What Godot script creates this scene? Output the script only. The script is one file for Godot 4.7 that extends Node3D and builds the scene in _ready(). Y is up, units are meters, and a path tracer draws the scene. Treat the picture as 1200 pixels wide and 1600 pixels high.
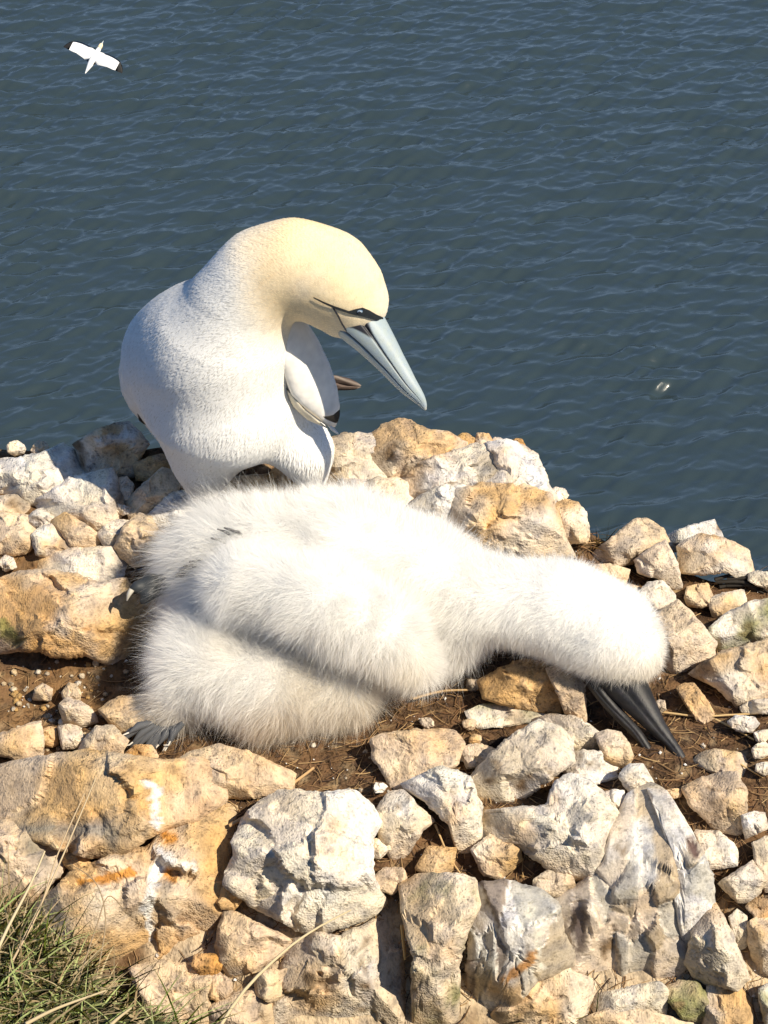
extends Node3D
# Two gannets on a chalk-and-limestone cliff ledge above the sea. Metres, y up; the camera looks towards -z.

const K := 1.15                       # size of the whole place
const PITCH := 33.0
const FOV := 28.0
var FPX := 800.0 / tan(deg_to_rad(FOV * 0.5))
var CP := cos(deg_to_rad(PITCH))
var SP := sin(deg_to_rad(PITCH))
const EYE := Vector3(0, 1.2, 0)

var rng := RandomNumberGenerator.new()
var nz_lo := FastNoiseLite.new()
var nz_mid := FastNoiseLite.new()
var nz_hi := FastNoiseLite.new()
var nz_cell := FastNoiseLite.new()
var nz_crack := FastNoiseLite.new()
var used := {}
var M := {}
var rock_outlines: Array = []

# ------------------------------------------------------------------ helpers
class Buf:
	var v := PackedVector3Array()
	var n := PackedVector3Array()
	var c := PackedColorArray()
	var i := PackedInt32Array()
	func tri(a: int, b: int, d: int) -> void:
		i.append(a); i.append(b); i.append(d)
	func quad(a: int, b: int, d: int, e: int) -> void:
		i.append(a); i.append(b); i.append(d)
		i.append(a); i.append(d); i.append(e)
	func smooth() -> void:
		n.resize(v.size())
		n.fill(Vector3.ZERO)
		for t in range(0, i.size(), 3):
			var a := i[t]
			var b := i[t + 1]
			var d := i[t + 2]
			var m := (v[d] - v[a]).cross(v[b] - v[a])
			n[a] += m; n[b] += m; n[d] += m
		for k in n.size():
			n[k] = n[k].normalized()

class Blob:   # tapered capsules joined by a smooth minimum
	var a := PackedVector3Array()
	var ba := PackedVector3Array()
	var inv := PackedFloat32Array()
	var ra := PackedFloat32Array()
	var rd := PackedFloat32Array()
	var kk := PackedFloat32Array()
	func bone(p: Vector3, q: Vector3, r0: float, r1: float, k: float) -> void:
		a.append(p); ba.append(q - p)
		inv.append(1.0 / maxf((q - p).length_squared(), 1e-9))
		ra.append(r0); rd.append(r1 - r0); kk.append(k)
	func d(p: Vector3) -> float:
		var best := 1e9
		for j in a.size():
			var pa := p - a[j]
			var h := clampf(pa.dot(ba[j]) * inv[j], 0.0, 1.0)
			var e := (pa - ba[j] * h).length() - ra[j] - rd[j] * h
			var k := kk[j]
			var g := k - absf(best - e)
			best = minf(best, e)
			if g > 0.0:
				best -= g * g * 0.25 / k
		return best
	func grad(p: Vector3) -> Vector3:
		var e := 0.0015
		return Vector3(d(p + Vector3(e, 0, 0)) - d(p - Vector3(e, 0, 0)), d(p + Vector3(0, e, 0)) - d(p - Vector3(0, e, 0)), d(p + Vector3(0, 0, e)) - d(p - Vector3(0, 0, e))).normalized()

func blob_mesh(s: Blob, cell: float) -> Buf:   # surface nets, only in blocks near the skin
	var lo := Vector3(1e9, 1e9, 1e9)
	var hi := -lo
	for j in s.a.size():
		for q in [s.a[j], s.a[j] + s.ba[j]]:
			var r: float = s.ra[j] + maxf(s.rd[j], 0.0) + 0.03
			lo = lo.min(q - Vector3(r, r, r)); hi = hi.max(q + Vector3(r, r, r))
	var bl := 6
	var bx := int(ceil((hi.x - lo.x) / cell / bl)) + 1
	var by := int(ceil((hi.y - lo.y) / cell / bl)) + 1
	var bz := int(ceil((hi.z - lo.z) / cell / bl)) + 1
	var nx := bx * bl + 1
	var ny := by * bl + 1
	var nzz := bz * bl + 1
	var f := PackedFloat32Array(); f.resize(nx * ny * nzz); f.fill(99.0)
	var vid := PackedInt32Array(); vid.resize(nx * ny * nzz); vid.fill(-1)
	var act := []
	var reach := cell * bl * 0.9
	for z in bz:
		for y in by:
			for x in bx:
				var mid := lo + Vector3(x + 0.5, y + 0.5, z + 0.5) * cell * bl
				if absf(s.d(mid)) < reach:
					act.append(Vector3i(x, y, z))
	for b in act:
		for z in range(b.z * bl, b.z * bl + bl + 1):
			for y in range(b.y * bl, b.y * bl + bl + 1):
				for x in range(b.x * bl, b.x * bl + bl + 1):
					var k: int = (z * ny + y) * nx + x
					if f[k] > 98.0:
						f[k] = s.d(lo + Vector3(x, y, z) * cell)
	var m := Buf.new()
	var cells := PackedInt32Array()
	var off := PackedInt32Array([0, 1, nx, nx + 1, nx * ny, nx * ny + 1, nx * ny + nx, nx * ny + nx + 1])
	var edges := [[0, 1], [2, 3], [4, 5], [6, 7], [0, 2], [1, 3], [4, 6], [5, 7], [0, 4], [1, 5], [2, 6], [3, 7]]
	for b in act:
		for z in range(b.z * bl, b.z * bl + bl):
			for y in range(b.y * bl, b.y * bl + bl):
				for x in range(b.x * bl, b.x * bl + bl):
					var k: int = (z * ny + y) * nx + x
					var neg := 0
					for q in 8:
						if f[k + off[q]] < 0.0:
							neg += 1
					if neg == 0 or neg == 8:
						continue
					var sum := Vector3.ZERO
					var cnt := 0
					for e in edges:
						var f0 := f[k + off[e[0]]]
						var f1 := f[k + off[e[1]]]
						if (f0 < 0.0) != (f1 < 0.0):
							var t := f0 / (f0 - f1)
							var c0 := Vector3(e[0] & 1, (e[0] >> 1) & 1, e[0] >> 2)
							var c1 := Vector3(e[1] & 1, (e[1] >> 1) & 1, e[1] >> 2)
							sum += c0.lerp(c1, t)
							cnt += 1
					vid[k] = m.v.size()
					m.v.append(lo + (Vector3(x, y, z) + sum / cnt) * cell)
					cells.append(k)
	var st := PackedInt32Array([1, nx, nx * ny])
	for k in cells:
		for ax in 3:
			var f0 := f[k]
			var f1 := f[k + st[ax]]
			if (f0 < 0.0) == (f1 < 0.0):
				continue
			var u := st[(ax + 1) % 3]
			var w := st[(ax + 2) % 3]
			if k - u - w < 0:
				continue
			var q0 := vid[k]
			var q1 := vid[k - u]
			var q2 := vid[k - u - w]
			var q3 := vid[k - w]
			if q1 < 0 or q2 < 0 or q3 < 0:
				continue
			if f0 < 0.0:
				m.quad(q0, q3, q2, q1)
			else:
				m.quad(q0, q1, q2, q3)
	m.n.resize(m.v.size())
	for k in m.v.size():
		m.n[k] = s.grad(m.v[k])
	return m

func ray(px: float, py: float) -> Vector3:
	var u := (px - 600.0) / FPX
	var w := (800.0 - py) / FPX
	return Vector3(u, -SP + w * CP, -CP - w * SP)

func at(px: float, py: float, depth: float) -> Vector3:      # unscaled place units
	return EYE + ray(px, py) * depth

func at_z(px: float, py: float, zz: float) -> Vector3:       # on the upright plane zz in front of the photographer
	var r := ray(px, py)
	return EYE + r * (zz / -r.z)

func sm(a: float, b: float, x: float) -> float:
	return smoothstep(a, b, x)

func edge_at(x: float) -> float:      # where the ledge ends towards the sea
	var e := 1.83
	e = lerpf(e, 1.86, sm(-0.08, 0.0, x))
	e = lerpf(e, 1.77, sm(0.13, 0.2, x))
	e = lerpf(e, 1.715, sm(0.24, 0.36, x))
	return e + 0.012 * nz_lo.get_noise_1d(x * 40.0)

func ground(x: float, zz: float) -> float:
	var h := 0.0
	var rise := lerpf(0.105, 0.03, sm(0.1, 0.26, x))
	h += rise * sm(1.5, 1.78, zz)
	var zf := 1.345 + 0.02 * nz_lo.get_noise_1d(x * 30.0 + 50.0)
	var fr := zf - zz
	if fr > -0.04:
		var q := fr + 0.04
		h -= 1.15 * (q * q / (q + 0.05))
	h += 0.012 * nz_lo.get_noise_2d(x * 60.0, zz * 60.0) + 0.005 * nz_mid.get_noise_2d(x * 160.0, zz * 160.0)
	var e := edge_at(x)
	if zz > e - 0.03:
		var q := zz - e + 0.03
		h -= 5.0 * q * q / (q + 0.08)
	var side := absf(x) - 0.75
	if side > 0.0:
		h -= 2.5 * side * side / (side + 0.1)
	return h

func ground_depth(px: float, py: float) -> float:
	var r := ray(px, py)
	var d := 1.2
	while d < 2.6:
		var p := EYE + r * d
		if p.y < ground(p.x, -p.z):
			var lo := d - 0.008
			var hi := d
			for k in 10:
				var m := (lo + hi) * 0.5
				var q := EYE + r * m
				if q.y < ground(q.x, -q.z): hi = m
				else: lo = m
			return hi
		d += 0.008
	return 2.2

func numbered(called: String) -> String:
	if not used.has(called):
		used[called] = 0
		return called
	used[called] += 1
	return "%s_%03d" % [called, used[called]]

func tag(o: Node, label: String, category: String, group := "", kind := "") -> void:
	if label: o.set_meta("label", label)
	if category: o.set_meta("category", category)
	if group: o.set_meta("group", group)
	if kind: o.set_meta("kind", kind)

func base(called: String, where: Vector3, label: String, category: String, group := "") -> Node3D:
	var o := Node3D.new()
	o.name = numbered(called)
	add_child(o)
	o.position = where * K
	tag(o, label, category, group)
	return o

func commit(b: Buf, called: String, mat: Material, parent: Node = self, origin := Vector3.ZERO, scaled := true) -> MeshInstance3D:
	if b.n.size() != b.v.size():
		b.smooth()
	var arr := []
	arr.resize(Mesh.ARRAY_MAX)
	var pos := b.v.duplicate()
	var s := K if scaled else 1.0
	for k in pos.size():
		pos[k] = (pos[k] - origin) * s
	arr[Mesh.ARRAY_VERTEX] = pos
	arr[Mesh.ARRAY_NORMAL] = b.n
	if b.c.size() == b.v.size():
		arr[Mesh.ARRAY_COLOR] = b.c
	arr[Mesh.ARRAY_INDEX] = b.i
	var am := ArrayMesh.new()
	am.add_surface_from_arrays(Mesh.PRIMITIVE_TRIANGLES, arr)
	var o := MeshInstance3D.new()
	o.mesh = am
	o.material_override = mat
	if parent == self:
		o.name = numbered(called)
		add_child(o)
		o.position = origin * s
	else:
		o.name = called
		parent.add_child(o, true)
	return o

func tube(b: Buf, pts: PackedVector3Array, rad: PackedFloat32Array, seg := 7, col := Color.WHITE) -> void:
	var start := b.v.size()
	var up := Vector3(0.21, 0.93, 0.31)
	for j in pts.size():
		var t := (pts[mini(j + 1, pts.size() - 1)] - pts[maxi(j - 1, 0)]).normalized()
		var s := t.cross(up).normalized()
		var w := s.cross(t)
		for k in seg:
			var a := TAU * k / seg
			b.v.append(pts[j] + (s * cos(a) + w * sin(a)) * rad[j])
			b.c.append(col)
	for j in pts.size() - 1:
		for k in seg:
			var k2 := (k + 1) % seg
			var p := start + j * seg
			b.quad(p + k, p + seg + k, p + seg + k2, p + k2)
	for e in [0, pts.size() - 1]:
		var c := b.v.size()
		b.v.append(pts[e]); b.c.append(col)
		for k in seg:
			var k2: int = (k + 1) % seg
			var p: int = start + e * seg
			if e == 0: b.tri(c, p + k, p + k2)
			else: b.tri(c, p + k2, p + k)

func outline_radius(pl: PackedVector2Array, c: Vector2, a: float) -> float:
	var dir := Vector2(cos(a), sin(a))
	var best := 0.0
	for k in pl.size():
		var p := pl[k] - c
		var q := pl[(k + 1) % pl.size()] - c
		var e := q - p
		var den := dir.cross(e)
		if absf(den) < 1e-6: continue
		var t := p.cross(e) / den
		var u := p.cross(dir) / den
		if t > 0.0 and u >= -0.001 and u <= 1.001:
			best = t if best == 0.0 else minf(best, t)
	return maxf(best, 2.0)

func centre_of(pl: PackedVector2Array) -> Vector2:
	var s := 0.0
	var c := Vector2.ZERO
	for k in pl.size():
		var p := pl[k]
		var q := pl[(k + 1) % pl.size()]
		var x := p.cross(q)
		s += x
		c += (p + q) * x
	return c / (3.0 * s)

func poly(a: Array) -> PackedVector2Array:
	var p := PackedVector2Array()
	for k in range(0, a.size(), 2):
		p.append(Vector2(a[k], a[k + 1]))
	return p

# ------------------------------------------------------------------ materials
func mat(rough: float, col := Color.WHITE, vc := true, spec := 0.4) -> StandardMaterial3D:
	var m := StandardMaterial3D.new()
	m.albedo_color = col.linear_to_srgb()
	m.roughness = rough
	m.metallic_specular = spec
	m.vertex_color_use_as_albedo = vc
	return m

func noise(freq: float, sd: int, kind := FastNoiseLite.TYPE_SIMPLEX_SMOOTH, oct := 4) -> FastNoiseLite:
	var n := FastNoiseLite.new()
	n.noise_type = kind
	n.frequency = freq
	n.seed = sd
	n.fractal_octaves = oct
	if oct == 1: n.fractal_type = FastNoiseLite.FRACTAL_NONE
	return n

func grain_images(sd: int, size: int, pits: float, contrast: float) -> Array:
	var a := noise(0.012, sd, FastNoiseLite.TYPE_SIMPLEX_SMOOTH, 6).get_seamless_image(size, size).get_data()
	var b := noise(0.09, sd + 1, FastNoiseLite.TYPE_SIMPLEX_SMOOTH, 3).get_seamless_image(size, size).get_data()
	var cn := noise(0.05, sd + 2, FastNoiseLite.TYPE_CELLULAR, 1)
	cn.cellular_return_type = FastNoiseLite.RETURN_DISTANCE
	var c := cn.get_seamless_image(size, size, false, false, 0.1, false).get_data()
	var mask := noise(0.02, sd + 3, FastNoiseLite.TYPE_SIMPLEX_SMOOTH, 3).get_seamless_image(size, size).get_data()
	var rn := noise(0.014, sd + 4, FastNoiseLite.TYPE_SIMPLEX_SMOOTH, 4)
	rn.fractal_type = FastNoiseLite.FRACTAL_RIDGED
	var rdg := rn.get_seamless_image(size, size).get_data()
	var col := PackedByteArray(); col.resize(size * size * 3)
	var hgt := PackedByteArray(); hgt.resize(size * size)
	for k in size * size:
		var fa := a[k] / 255.0
		var fb := b[k] / 255.0
		var pit := clampf(1.0 - c[k] / 70.0, 0.0, 1.0) * clampf((mask[k] - 120.0) / 50.0, 0.0, 1.0) * pits
		var crack := clampf((rdg[k] - 214.0) / 30.0, 0.0, 1.0)
		var g := 0.93 + contrast * (0.5 * (fa - 0.5) + 0.32 * (fb - 0.5)) - 0.5 * pit - 0.42 * crack
		var warm := (fa - 0.5) * 0.12
		col[k * 3] = int(clampf(g + warm * 0.3, 0, 1) * 255)
		col[k * 3 + 1] = int(clampf(g, 0, 1) * 255)
		col[k * 3 + 2] = int(clampf(g - warm, 0, 1) * 255)
		hgt[k] = int(clampf(0.45 * fa + 0.35 * fb + 0.2 - 0.5 * pit - 0.4 * crack, 0, 1) * 255)
	return [ImageTexture.create_from_image(Image.create_from_data(size, size, false, Image.FORMAT_RGB8, col)), ImageTexture.create_from_image(Image.create_from_data(size, size, false, Image.FORMAT_L8, hgt))]

func textured(m: StandardMaterial3D, pair: Array, scale: float, relief: float) -> StandardMaterial3D:
	m.albedo_texture = pair[0]
	m.heightmap_enabled = true
	m.heightmap_texture = pair[1]
	m.heightmap_scale = relief
	m.uv1_triplanar = true
	m.uv1_world_triplanar = true
	m.uv1_scale = Vector3.ONE * scale
	return m

func feather_images() -> Array:      # overlapping small contour feathers
	var size := 512
	var cn := noise(0.035, 61, FastNoiseLite.TYPE_CELLULAR, 1)
	cn.cellular_return_type = FastNoiseLite.RETURN_DISTANCE
	cn.cellular_jitter = 0.8
	var a := cn.get_seamless_image(size, size, false, false, 0.1, true).get_data()
	var bn := noise(0.02, 62, FastNoiseLite.TYPE_SIMPLEX_SMOOTH, 5)
	var bb := bn.get_seamless_image(size, size).get_data()
	var col := PackedByteArray(); col.resize(size * size * 3)
	var hgt := PackedByteArray(); hgt.resize(size * size)
	for k in size * size:
		var f := a[k] / 255.0
		var n := bb[k] / 255.0
		var g := clampf(0.97 - 0.10 * f * f + 0.10 * (n - 0.5), 0.0, 1.0)
		col[k * 3] = int(g * 255); col[k * 3 + 1] = int(g * 253); col[k * 3 + 2] = int(g * 248)
		hgt[k] = int(clampf(1.0 - 0.6 * f + 0.5 * (n - 0.5), 0, 1) * 255)
	return [ImageTexture.create_from_image(Image.create_from_data(size, size, false, Image.FORMAT_RGB8, col)), ImageTexture.create_from_image(Image.create_from_data(size, size, false, Image.FORMAT_L8, hgt))]

func make_materials() -> void:
	var rock_tex := grain_images(11, 1024, 0.6, 0.85)
	var soil_tex := grain_images(31, 512, 0.8, 1.1)
	M.rock = textured(mat(0.92, Color.WHITE, true, 0.3), rock_tex, 3.9, 0.3)
	M.flint = textured(mat(0.42, Color.WHITE, true, 0.45), rock_tex, 3.7, 0.12)
	M.soil = textured(mat(1.0, Color.WHITE, true, 0.2), soil_tex, 6.0, 0.35)
	M.straw = mat(0.8)
	M.grass = mat(0.7)
	M.grass.backlight_enabled = true
	M.grass.backlight = Color(0.7, 0.75, 0.5)
	M.plumage = mat(0.9, Color.WHITE, true, 0.25)
	var plume := grain_images(51, 512, 0.0, 0.10)
	textured(M.plumage, feather_images(), 6.0, 0.05)
	M.feather = mat(0.7, Color.WHITE, true, 0.35)
	M.down = mat(1.0, Color.WHITE, true, 0.1)
	M.down.backlight_enabled = true
	M.down.backlight = Color(1, 1, 1)
	M.barbs = mat(0.8, Color.WHITE, true, 0.2)
	M.barbs.backlight_enabled = true
	M.barbs.backlight = Color(0.6, 0.6, 0.6)
	M.down_skin = mat(1.0, Color.WHITE, true, 0.1)
	M.bill = textured(mat(0.5, Color.WHITE, true, 0.45), plume, 22.0, 0.02)
	M.dark_bill = textured(mat(0.52, Color.WHITE, true, 0.4), grain_images(71, 256, 0.3, 0.7), 16.0, 0.05)
	M.skin = mat(0.55, Color.WHITE, true, 0.4)
	M.eye = mat(0.15, Color.WHITE, true, 0.5)

# ------------------------------------------------------------------ rocks
func mixc(a: Color, b: Color, t: float) -> Color:
	return a.lerp(b, clampf(t, 0.0, 1.0))

const STYLE := {   # tan, pale, orange, grey, white, green, flint
	"tan": [0.2, 0.35, 0.15, 0.0, 0.0],
	"warm": [0.0, 0.6, 0.05, 0.0, 0.0],
	"pale": [0.7, 0.12, 0.3, 0.12, 0.0],
	"white": [0.85, 0.12, 0.3, 0.26, 0.0],
	"orange": [0.1, 1.2, 0.05, 0.0, 0.0],
	"lichen": [0.7, 0.08, 0.45, 0.1, 0.9],
	"flint": [0.8, 0.1, 0.4, 0.25, 0.12],
	"stained": [0.35, 0.85, 0.15, 0.1, 0.0],
}

func rock_colour(p: Vector3, style: String, sd: float) -> Color:
	var s: Array = STYLE[style]
	var q := p * 30.0 + Vector3(sd, sd * 1.7, -sd)
	var n0 := nz_lo.get_noise_3dv(q * 1.2)
	var n1 := nz_mid.get_noise_3dv(q * 2.0 + Vector3(31, 7, 5))
	var n2 := nz_mid.get_noise_3dv(q * 2.3 + Vector3(-12, 40, 9))
	var n3 := nz_hi.get_noise_3dv(q * 3.0 + Vector3(3, -20, 70))
	var n4 := nz_hi.get_noise_3dv(q * 9.0 + Vector3(13, 20, 7))
	var n5 := nz_mid.get_noise_3dv(q * 4.5 + Vector3(53, -20, 17))
	var c := Color(0.655, 0.505, 0.345)
	c = mixc(c, Color(0.78, 0.70, 0.58), s[0] + 1.2 * n0 + 0.9 * n3)
	c = mixc(c, Color(0.64, 0.42, 0.20), (n5 * 1.9 + n1 * 0.9 - 0.16 + 0.3 * s[1]) * 1.5)
	c = mixc(c, Color(0.55, 0.28, 0.07), (s[1] * (n1 * 1.6 + 0.3 * n4) - 0.16) * 1.8)
	c = mixc(c, Color(0.42, 0.375, 0.33), (s[2] * (n2 * 1.5 + 0.22 + 0.6 * n4)) * 0.9)
	c = mixc(c, Color(0.80, 0.765, 0.70), (s[3] * 1.6 + n3 * 0.8 + 0.8 * n0 - 0.40 + 0.35 * n4) * 2.4)
	c = mixc(c, Color(0.27, 0.27, 0.11), (s[4] * (0.7 + n1) + n4 * 0.9 - 0.62) * 1.6)
	c = mixc(c, Color(0.24, 0.16, 0.09), (n4 * 1.1 + n2 * 0.8 - 0.58) * 3.2)     # specks of dirt
	c = mixc(c, Color(0.30, 0.26, 0.21), (nz_crack.get_noise_3dv(q * 3.2) - 0.74) * 5.0)     # hairline cracks filled with soil
	return c

func paint_line(c: Color, q: Vector2, line: Array, wide: float, col: Color, sd: float) -> Color:
	var best := 1e9
	for k in line.size() - 1:
		best = minf(best, q.distance_to(Geometry2D.get_closest_point_to_segment(q, line[k], line[k + 1])))
	best += 6.0 * nz_hi.get_noise_2d(q.x * 0.9 + sd, q.y * 0.9) + 9.0 * nz_mid.get_noise_2d(q.x * 0.4, q.y * 0.4 + sd)
	return mixc(c, col, 0.92 * (1.0 - sm(wide * 0.5, wide * 1.2, best)))

func broken(b: Buf) -> Buf:      # rough-hewn: most of each small face's own slope is kept
	b.smooth()
	var f := Buf.new()
	var n := b.i.size()
	f.v.resize(n); f.n.resize(n); f.c.resize(n); f.i.resize(n)
	for t in range(0, n, 3):
		var m := (b.v[b.i[t + 2]] - b.v[b.i[t]]).cross(b.v[b.i[t + 1]] - b.v[b.i[t]]).normalized()
		for k in 3:
			var j := b.i[t + k]
			f.v[t + k] = b.v[j]
			f.n[t + k] = (m * 0.75 + b.n[j] * 0.4).normalized()
			f.c[t + k] = b.c[j]
			f.i[t + k] = t + k
	return f

func dir_of(a: float) -> Vector2:
	return Vector2(cos(a), sin(a))

# a stone: its outline gets a face that breaks into a top, a front and chipped corners, and a body behind
func rock(called: String, label: String, style: String, ridge: float, top: float, front: float, outline: Array, extra := {}) -> MeshInstance3D:
	var pl := poly(outline)
	rock_outlines.append(pl)
	var c: Vector2 = extra.get("centre", centre_of(pl))
	var low := pl[0]
	var high := pl[0]
	var wide := 0.0
	for p in pl:
		if p.y > low.y: low = p
		if p.y < high.y: high = p
		wide = maxf(wide, absf(p.x - c.x))
	var db := ground_depth(clampf(c.x, -30, 1230), low.y - 2.0) - float(extra.get("lift", 0.0))
	var s := db / FPX
	var db0 := db
	var hh := (low.y - high.y) * s
	var size := minf(hh, wide * 2.0 * s)
	var vr := ridge * hh
	var r := RandomNumberGenerator.new()
	r.seed = hash(label + str(outline[0]))
	var sd := r.randf() * 100.0
	var mean := 0.0
	for k in 24: mean += outline_radius(pl, c, TAU * k / 24.0) / 24.0
	var g := 0.0020 / s          # pixels of the outline between two vertices
	var nr := clampi(int(mean * 0.9 / g), 6, 50)
	var rr := PackedFloat32Array()
	for k in 257:
		var a := TAU * k / 256.0
		var R := outline_radius(pl, c, a) * float(extra.get("grow", 1.14 if c.y > 1230.0 else 1.09)) + 1.0
		R += clampf(mean * 0.07, 0.8, 4.5) * nz_mid.get_noise_2d(cos(a) * 42.0 + sd * 7.0, sin(a) * 42.0) + clampf(mean * 0.035, 0.5, 2.5) * nz_hi.get_noise_2d(cos(a) * 110.0 + sd * 3.0, sin(a) * 110.0)
		rr.append(maxf(R, 1.5))
	var slope_x := r.randf_range(-0.25, 0.25)
	var cuts := []
	var ncut := int(extra.get("cuts", 7)) + 6
	for k in ncut:
		var a := r.randf() * TAU
		var R := outline_radius(pl, c, a)
		var rho := R * r.randf_range(0.35, 0.86)
		var dir := Vector2(cos(a), sin(a))
		var q := c + dir * rho
		var v := (low.y - q.y) * s
		var w := minf(front * v, front * vr - top * (v - vr)) + slope_x * (q.x - c.x) * s
		cuts.append([dir, rho * s, w + r.randf_range(-0.10, 0.03) * size, r.randf_range(0.25, 1.2)])
	# fracture faces: each has its own tilt and stands a little proud of or behind its neighbours
	var face := []
	var nf := clampi(int(mean * mean * 3.2 / pow(0.017 / s, 2.0)), 4, 16)
	if style == "flint": nf = int(nf * 1.2)
	for k in nf:
		var a := r.randf() * TAU
		var q := dir_of(a) * outline_radius(pl, c, a) * sqrt(r.randf()) * 0.95 * s
		face.append([q, Vector2(r.randfn(0, 0.24), r.randfn(0, 0.24)), r.randfn(0, 0.03) * size, r.randf_range(0.88, 1.06), r.randf()])
	var smk := clampf(size * 0.02, 0.0006, 0.0018)
	# rest it on the ground rather than in it
	var need := []
	for t in [0.4, 0.75, 0.95]:
		for k in 14:
			var a := TAU * k / 14.0
			var q: Vector2 = c + dir_of(a) * outline_radius(pl, c, a) * t
			var gd := ground_depth(q.x, q.y)
			if gd > 2.19: continue
			var v := (low.y - q.y) * s
			var w := minf(front * v, front * vr - top * (v - vr))
			need.append(db - gd + 0.018 - w)
	need.sort()
	if need.size() > 4:
		db -= clampf(need[int(need.size() * 0.96)], 0.0, 0.09)
	var rough: float = extra.get("rough", 1.0)
	var fl := style == "flint"
	var b := Buf.new()
	var depth := maxf(0.05, size * 0.7) + (db0 - db)
	var edge := minf(0.005, size * 0.06)
	# face: a square grid bent onto the outline; then four rings of the body behind it
	var spots := []          # [angle, share of the radius, share of the way back]
	var side := nr * 2 + 1
	for i in range(-nr, nr + 1):
		for j in range(-nr, nr + 1):
			var x := float(i) / nr
			var y := float(j) / nr
			var rad := 0.0
			var ph := 0.0
			if absf(x) > absf(y):
				rad = x; ph = PI * 0.25 * y / x
			elif y != 0.0:
				rad = y; ph = PI * 0.5 - PI * 0.25 * x / y
			if rad < 0.0: rad = -rad; ph += PI
			spots.append([fposmod(ph, TAU), rad, 0.0])
	var border := []
	for k in side - 1: border.append(k)
	for k in side - 1: border.append(k * side + side - 1)
	for k in side - 1: border.append((side - 1) * side + side - 1 - k)
	for k in side - 1: border.append((side - 1 - k) * side)
	var nb := border.size()
	for ring in 4:
		for k in border: spots.append([spots[k][0], 1.0, (ring + 1) / 4.0])
	if true:
		for spot in spots:
			var t: float = spot[1]
			var sk: float = spot[2]
			var tt := t * (1.0 - 0.16 * sk)
			var dir := dir_of(spot[0])
			var kf: float = spot[0] / TAU * 256.0
			var ki := mini(int(kf), 255)
			var q := c + dir * lerpf(rr[ki], rr[ki + 1], kf - ki) * tt
			var v := (low.y - q.y) * s
			var lx := (q.x - c.x) * s
			var w := minf(front * v, front * vr - top * (v - vr)) + slope_x * lx
			var off := (q - c) * s
			for cut in cuts:
				var wc: float = cut[2] - cut[3] * (off.dot(cut[0]) - cut[1])
				var gk := smk - absf(w - wc)
				w = minf(w, wc)
				if gk > 0.0: w -= gk * gk * 0.25 / smk
			var p0 := at(q.x, q.y, db - w)
			var pn := p0 * 60.0 + Vector3(sd, sd, sd)
			var jag := off + Vector2(nz_mid.get_noise_2d(off.x * 900.0 + sd, off.y * 900.0), nz_mid.get_noise_2d(off.x * 900.0, off.y * 900.0 + sd + 60.0)) * (0.004 if fl else 0.008)
			var d1 := 1e9
			var d2 := 1e9
			var f1: Array = face[0]
			var f2: Array = face[0]
			for fc in face:
				var e: Vector2 = jag - fc[0]
				if fl: e.x *= 1.7
				var dd := e.length()
				if dd < d1:
					d2 = d1; f2 = f1; d1 = dd; f1 = fc
				elif dd < d2:
					d2 = dd; f2 = fc
			var bl := sm(0.0, 0.006 if fl else 0.0035, d2 - d1) * 0.5 + 0.5
			var wf1: float = f1[2] + f1[1].dot(off - f1[0])
			var wf2: float = f2[2] + f2[1].dot(off - f2[0])
			w += clampf(lerpf(wf2, wf1, bl) * rough * (0.7 if fl else 1.0), -0.006 if fl else -0.010, 0.007 if fl else 0.012)
			w -= (0.0028 if fl else 0.0016) * (1.0 - sm(0.0, 0.0025, d2 - d1))
			w += rough * size * (0.06 * nz_lo.get_noise_3dv(pn * (0.11 / size)) + 0.035 * nz_cell.get_noise_3dv(pn * (0.14 / size)))
			w += rough * (0.0034 * nz_mid.get_noise_3dv(pn * 1.3) + 0.0020 * nz_hi.get_noise_3dv(pn * 2.2) + 0.0010 * nz_hi.get_noise_3dv(pn * 6.0))
			var cr := nz_crack.get_noise_3dv(pn * 1.1)
			w -= 0.007 * sm(0.72, 0.92, cr) * rough
			var rim := clampf((t - 0.88) / 0.12, 0.0, 1.0)
			w -= edge * rim * rim
			w -= depth * sk
			var p := at(q.x, q.y, db - w)
			b.v.append(p)
			var col := rock_colour(p, style, sd)
			var tone: float = lerpf(f2[3], f1[3], bl)
			col = Color(col.r * tone, col.g * tone * lerpf(0.99, 1.0, f1[4]), col.b * tone * lerpf(0.93, 1.05, f1[4]))
			if fl:
				var pick: float = f1[4]
				if pick < 0.10: col = mixc(col, Color(0.13, 0.085, 0.07), 0.8)
				elif pick < 0.28: col = mixc(col, Color(0.42, 0.33, 0.22), 0.7)
				elif pick < 0.60: col = mixc(col, Color(0.50, 0.48, 0.43), 0.7)
			if extra.has("streak"):
				for ln in extra.streak:
					col = paint_line(col, q, ln[0], ln[1], ln[2], sd)
			b.c.append(col)
	for i in side - 1:
		for j in side - 1:
			var o := i * side + j
			if (i < nr) == (j < nr):
				b.quad(o, o + side, o + side + 1, o + 1)
			else:
				b.quad(o + side, o + side + 1, o + 1, o)
	for ring in 4:
		for k in nb:
			var k2 := (k + 1) % nb
			var u0: int = border[k] if ring == 0 else side * side + (ring - 1) * nb + k
			var u1: int = border[k2] if ring == 0 else side * side + (ring - 1) * nb + k2
			b.quad(u0, u1, side * side + ring * nb + k2, side * side + ring * nb + k)
	var last := b.v.size()
	var bc := Vector3.ZERO
	for k in nb: bc += b.v[last - 1 - k] / nb
	b.v.append(bc); b.c.append(Color(0.4, 0.3, 0.2))
	for k in nb:
		b.tri(last, last - nb + k, last - nb + (k + 1) % nb)
	var org := at(low.x, low.y, db0)
	b = broken(b)
	var o := commit(b, called, M.flint if fl else M.rock, self, org)
	tag(o, label, called)
	return o



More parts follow.
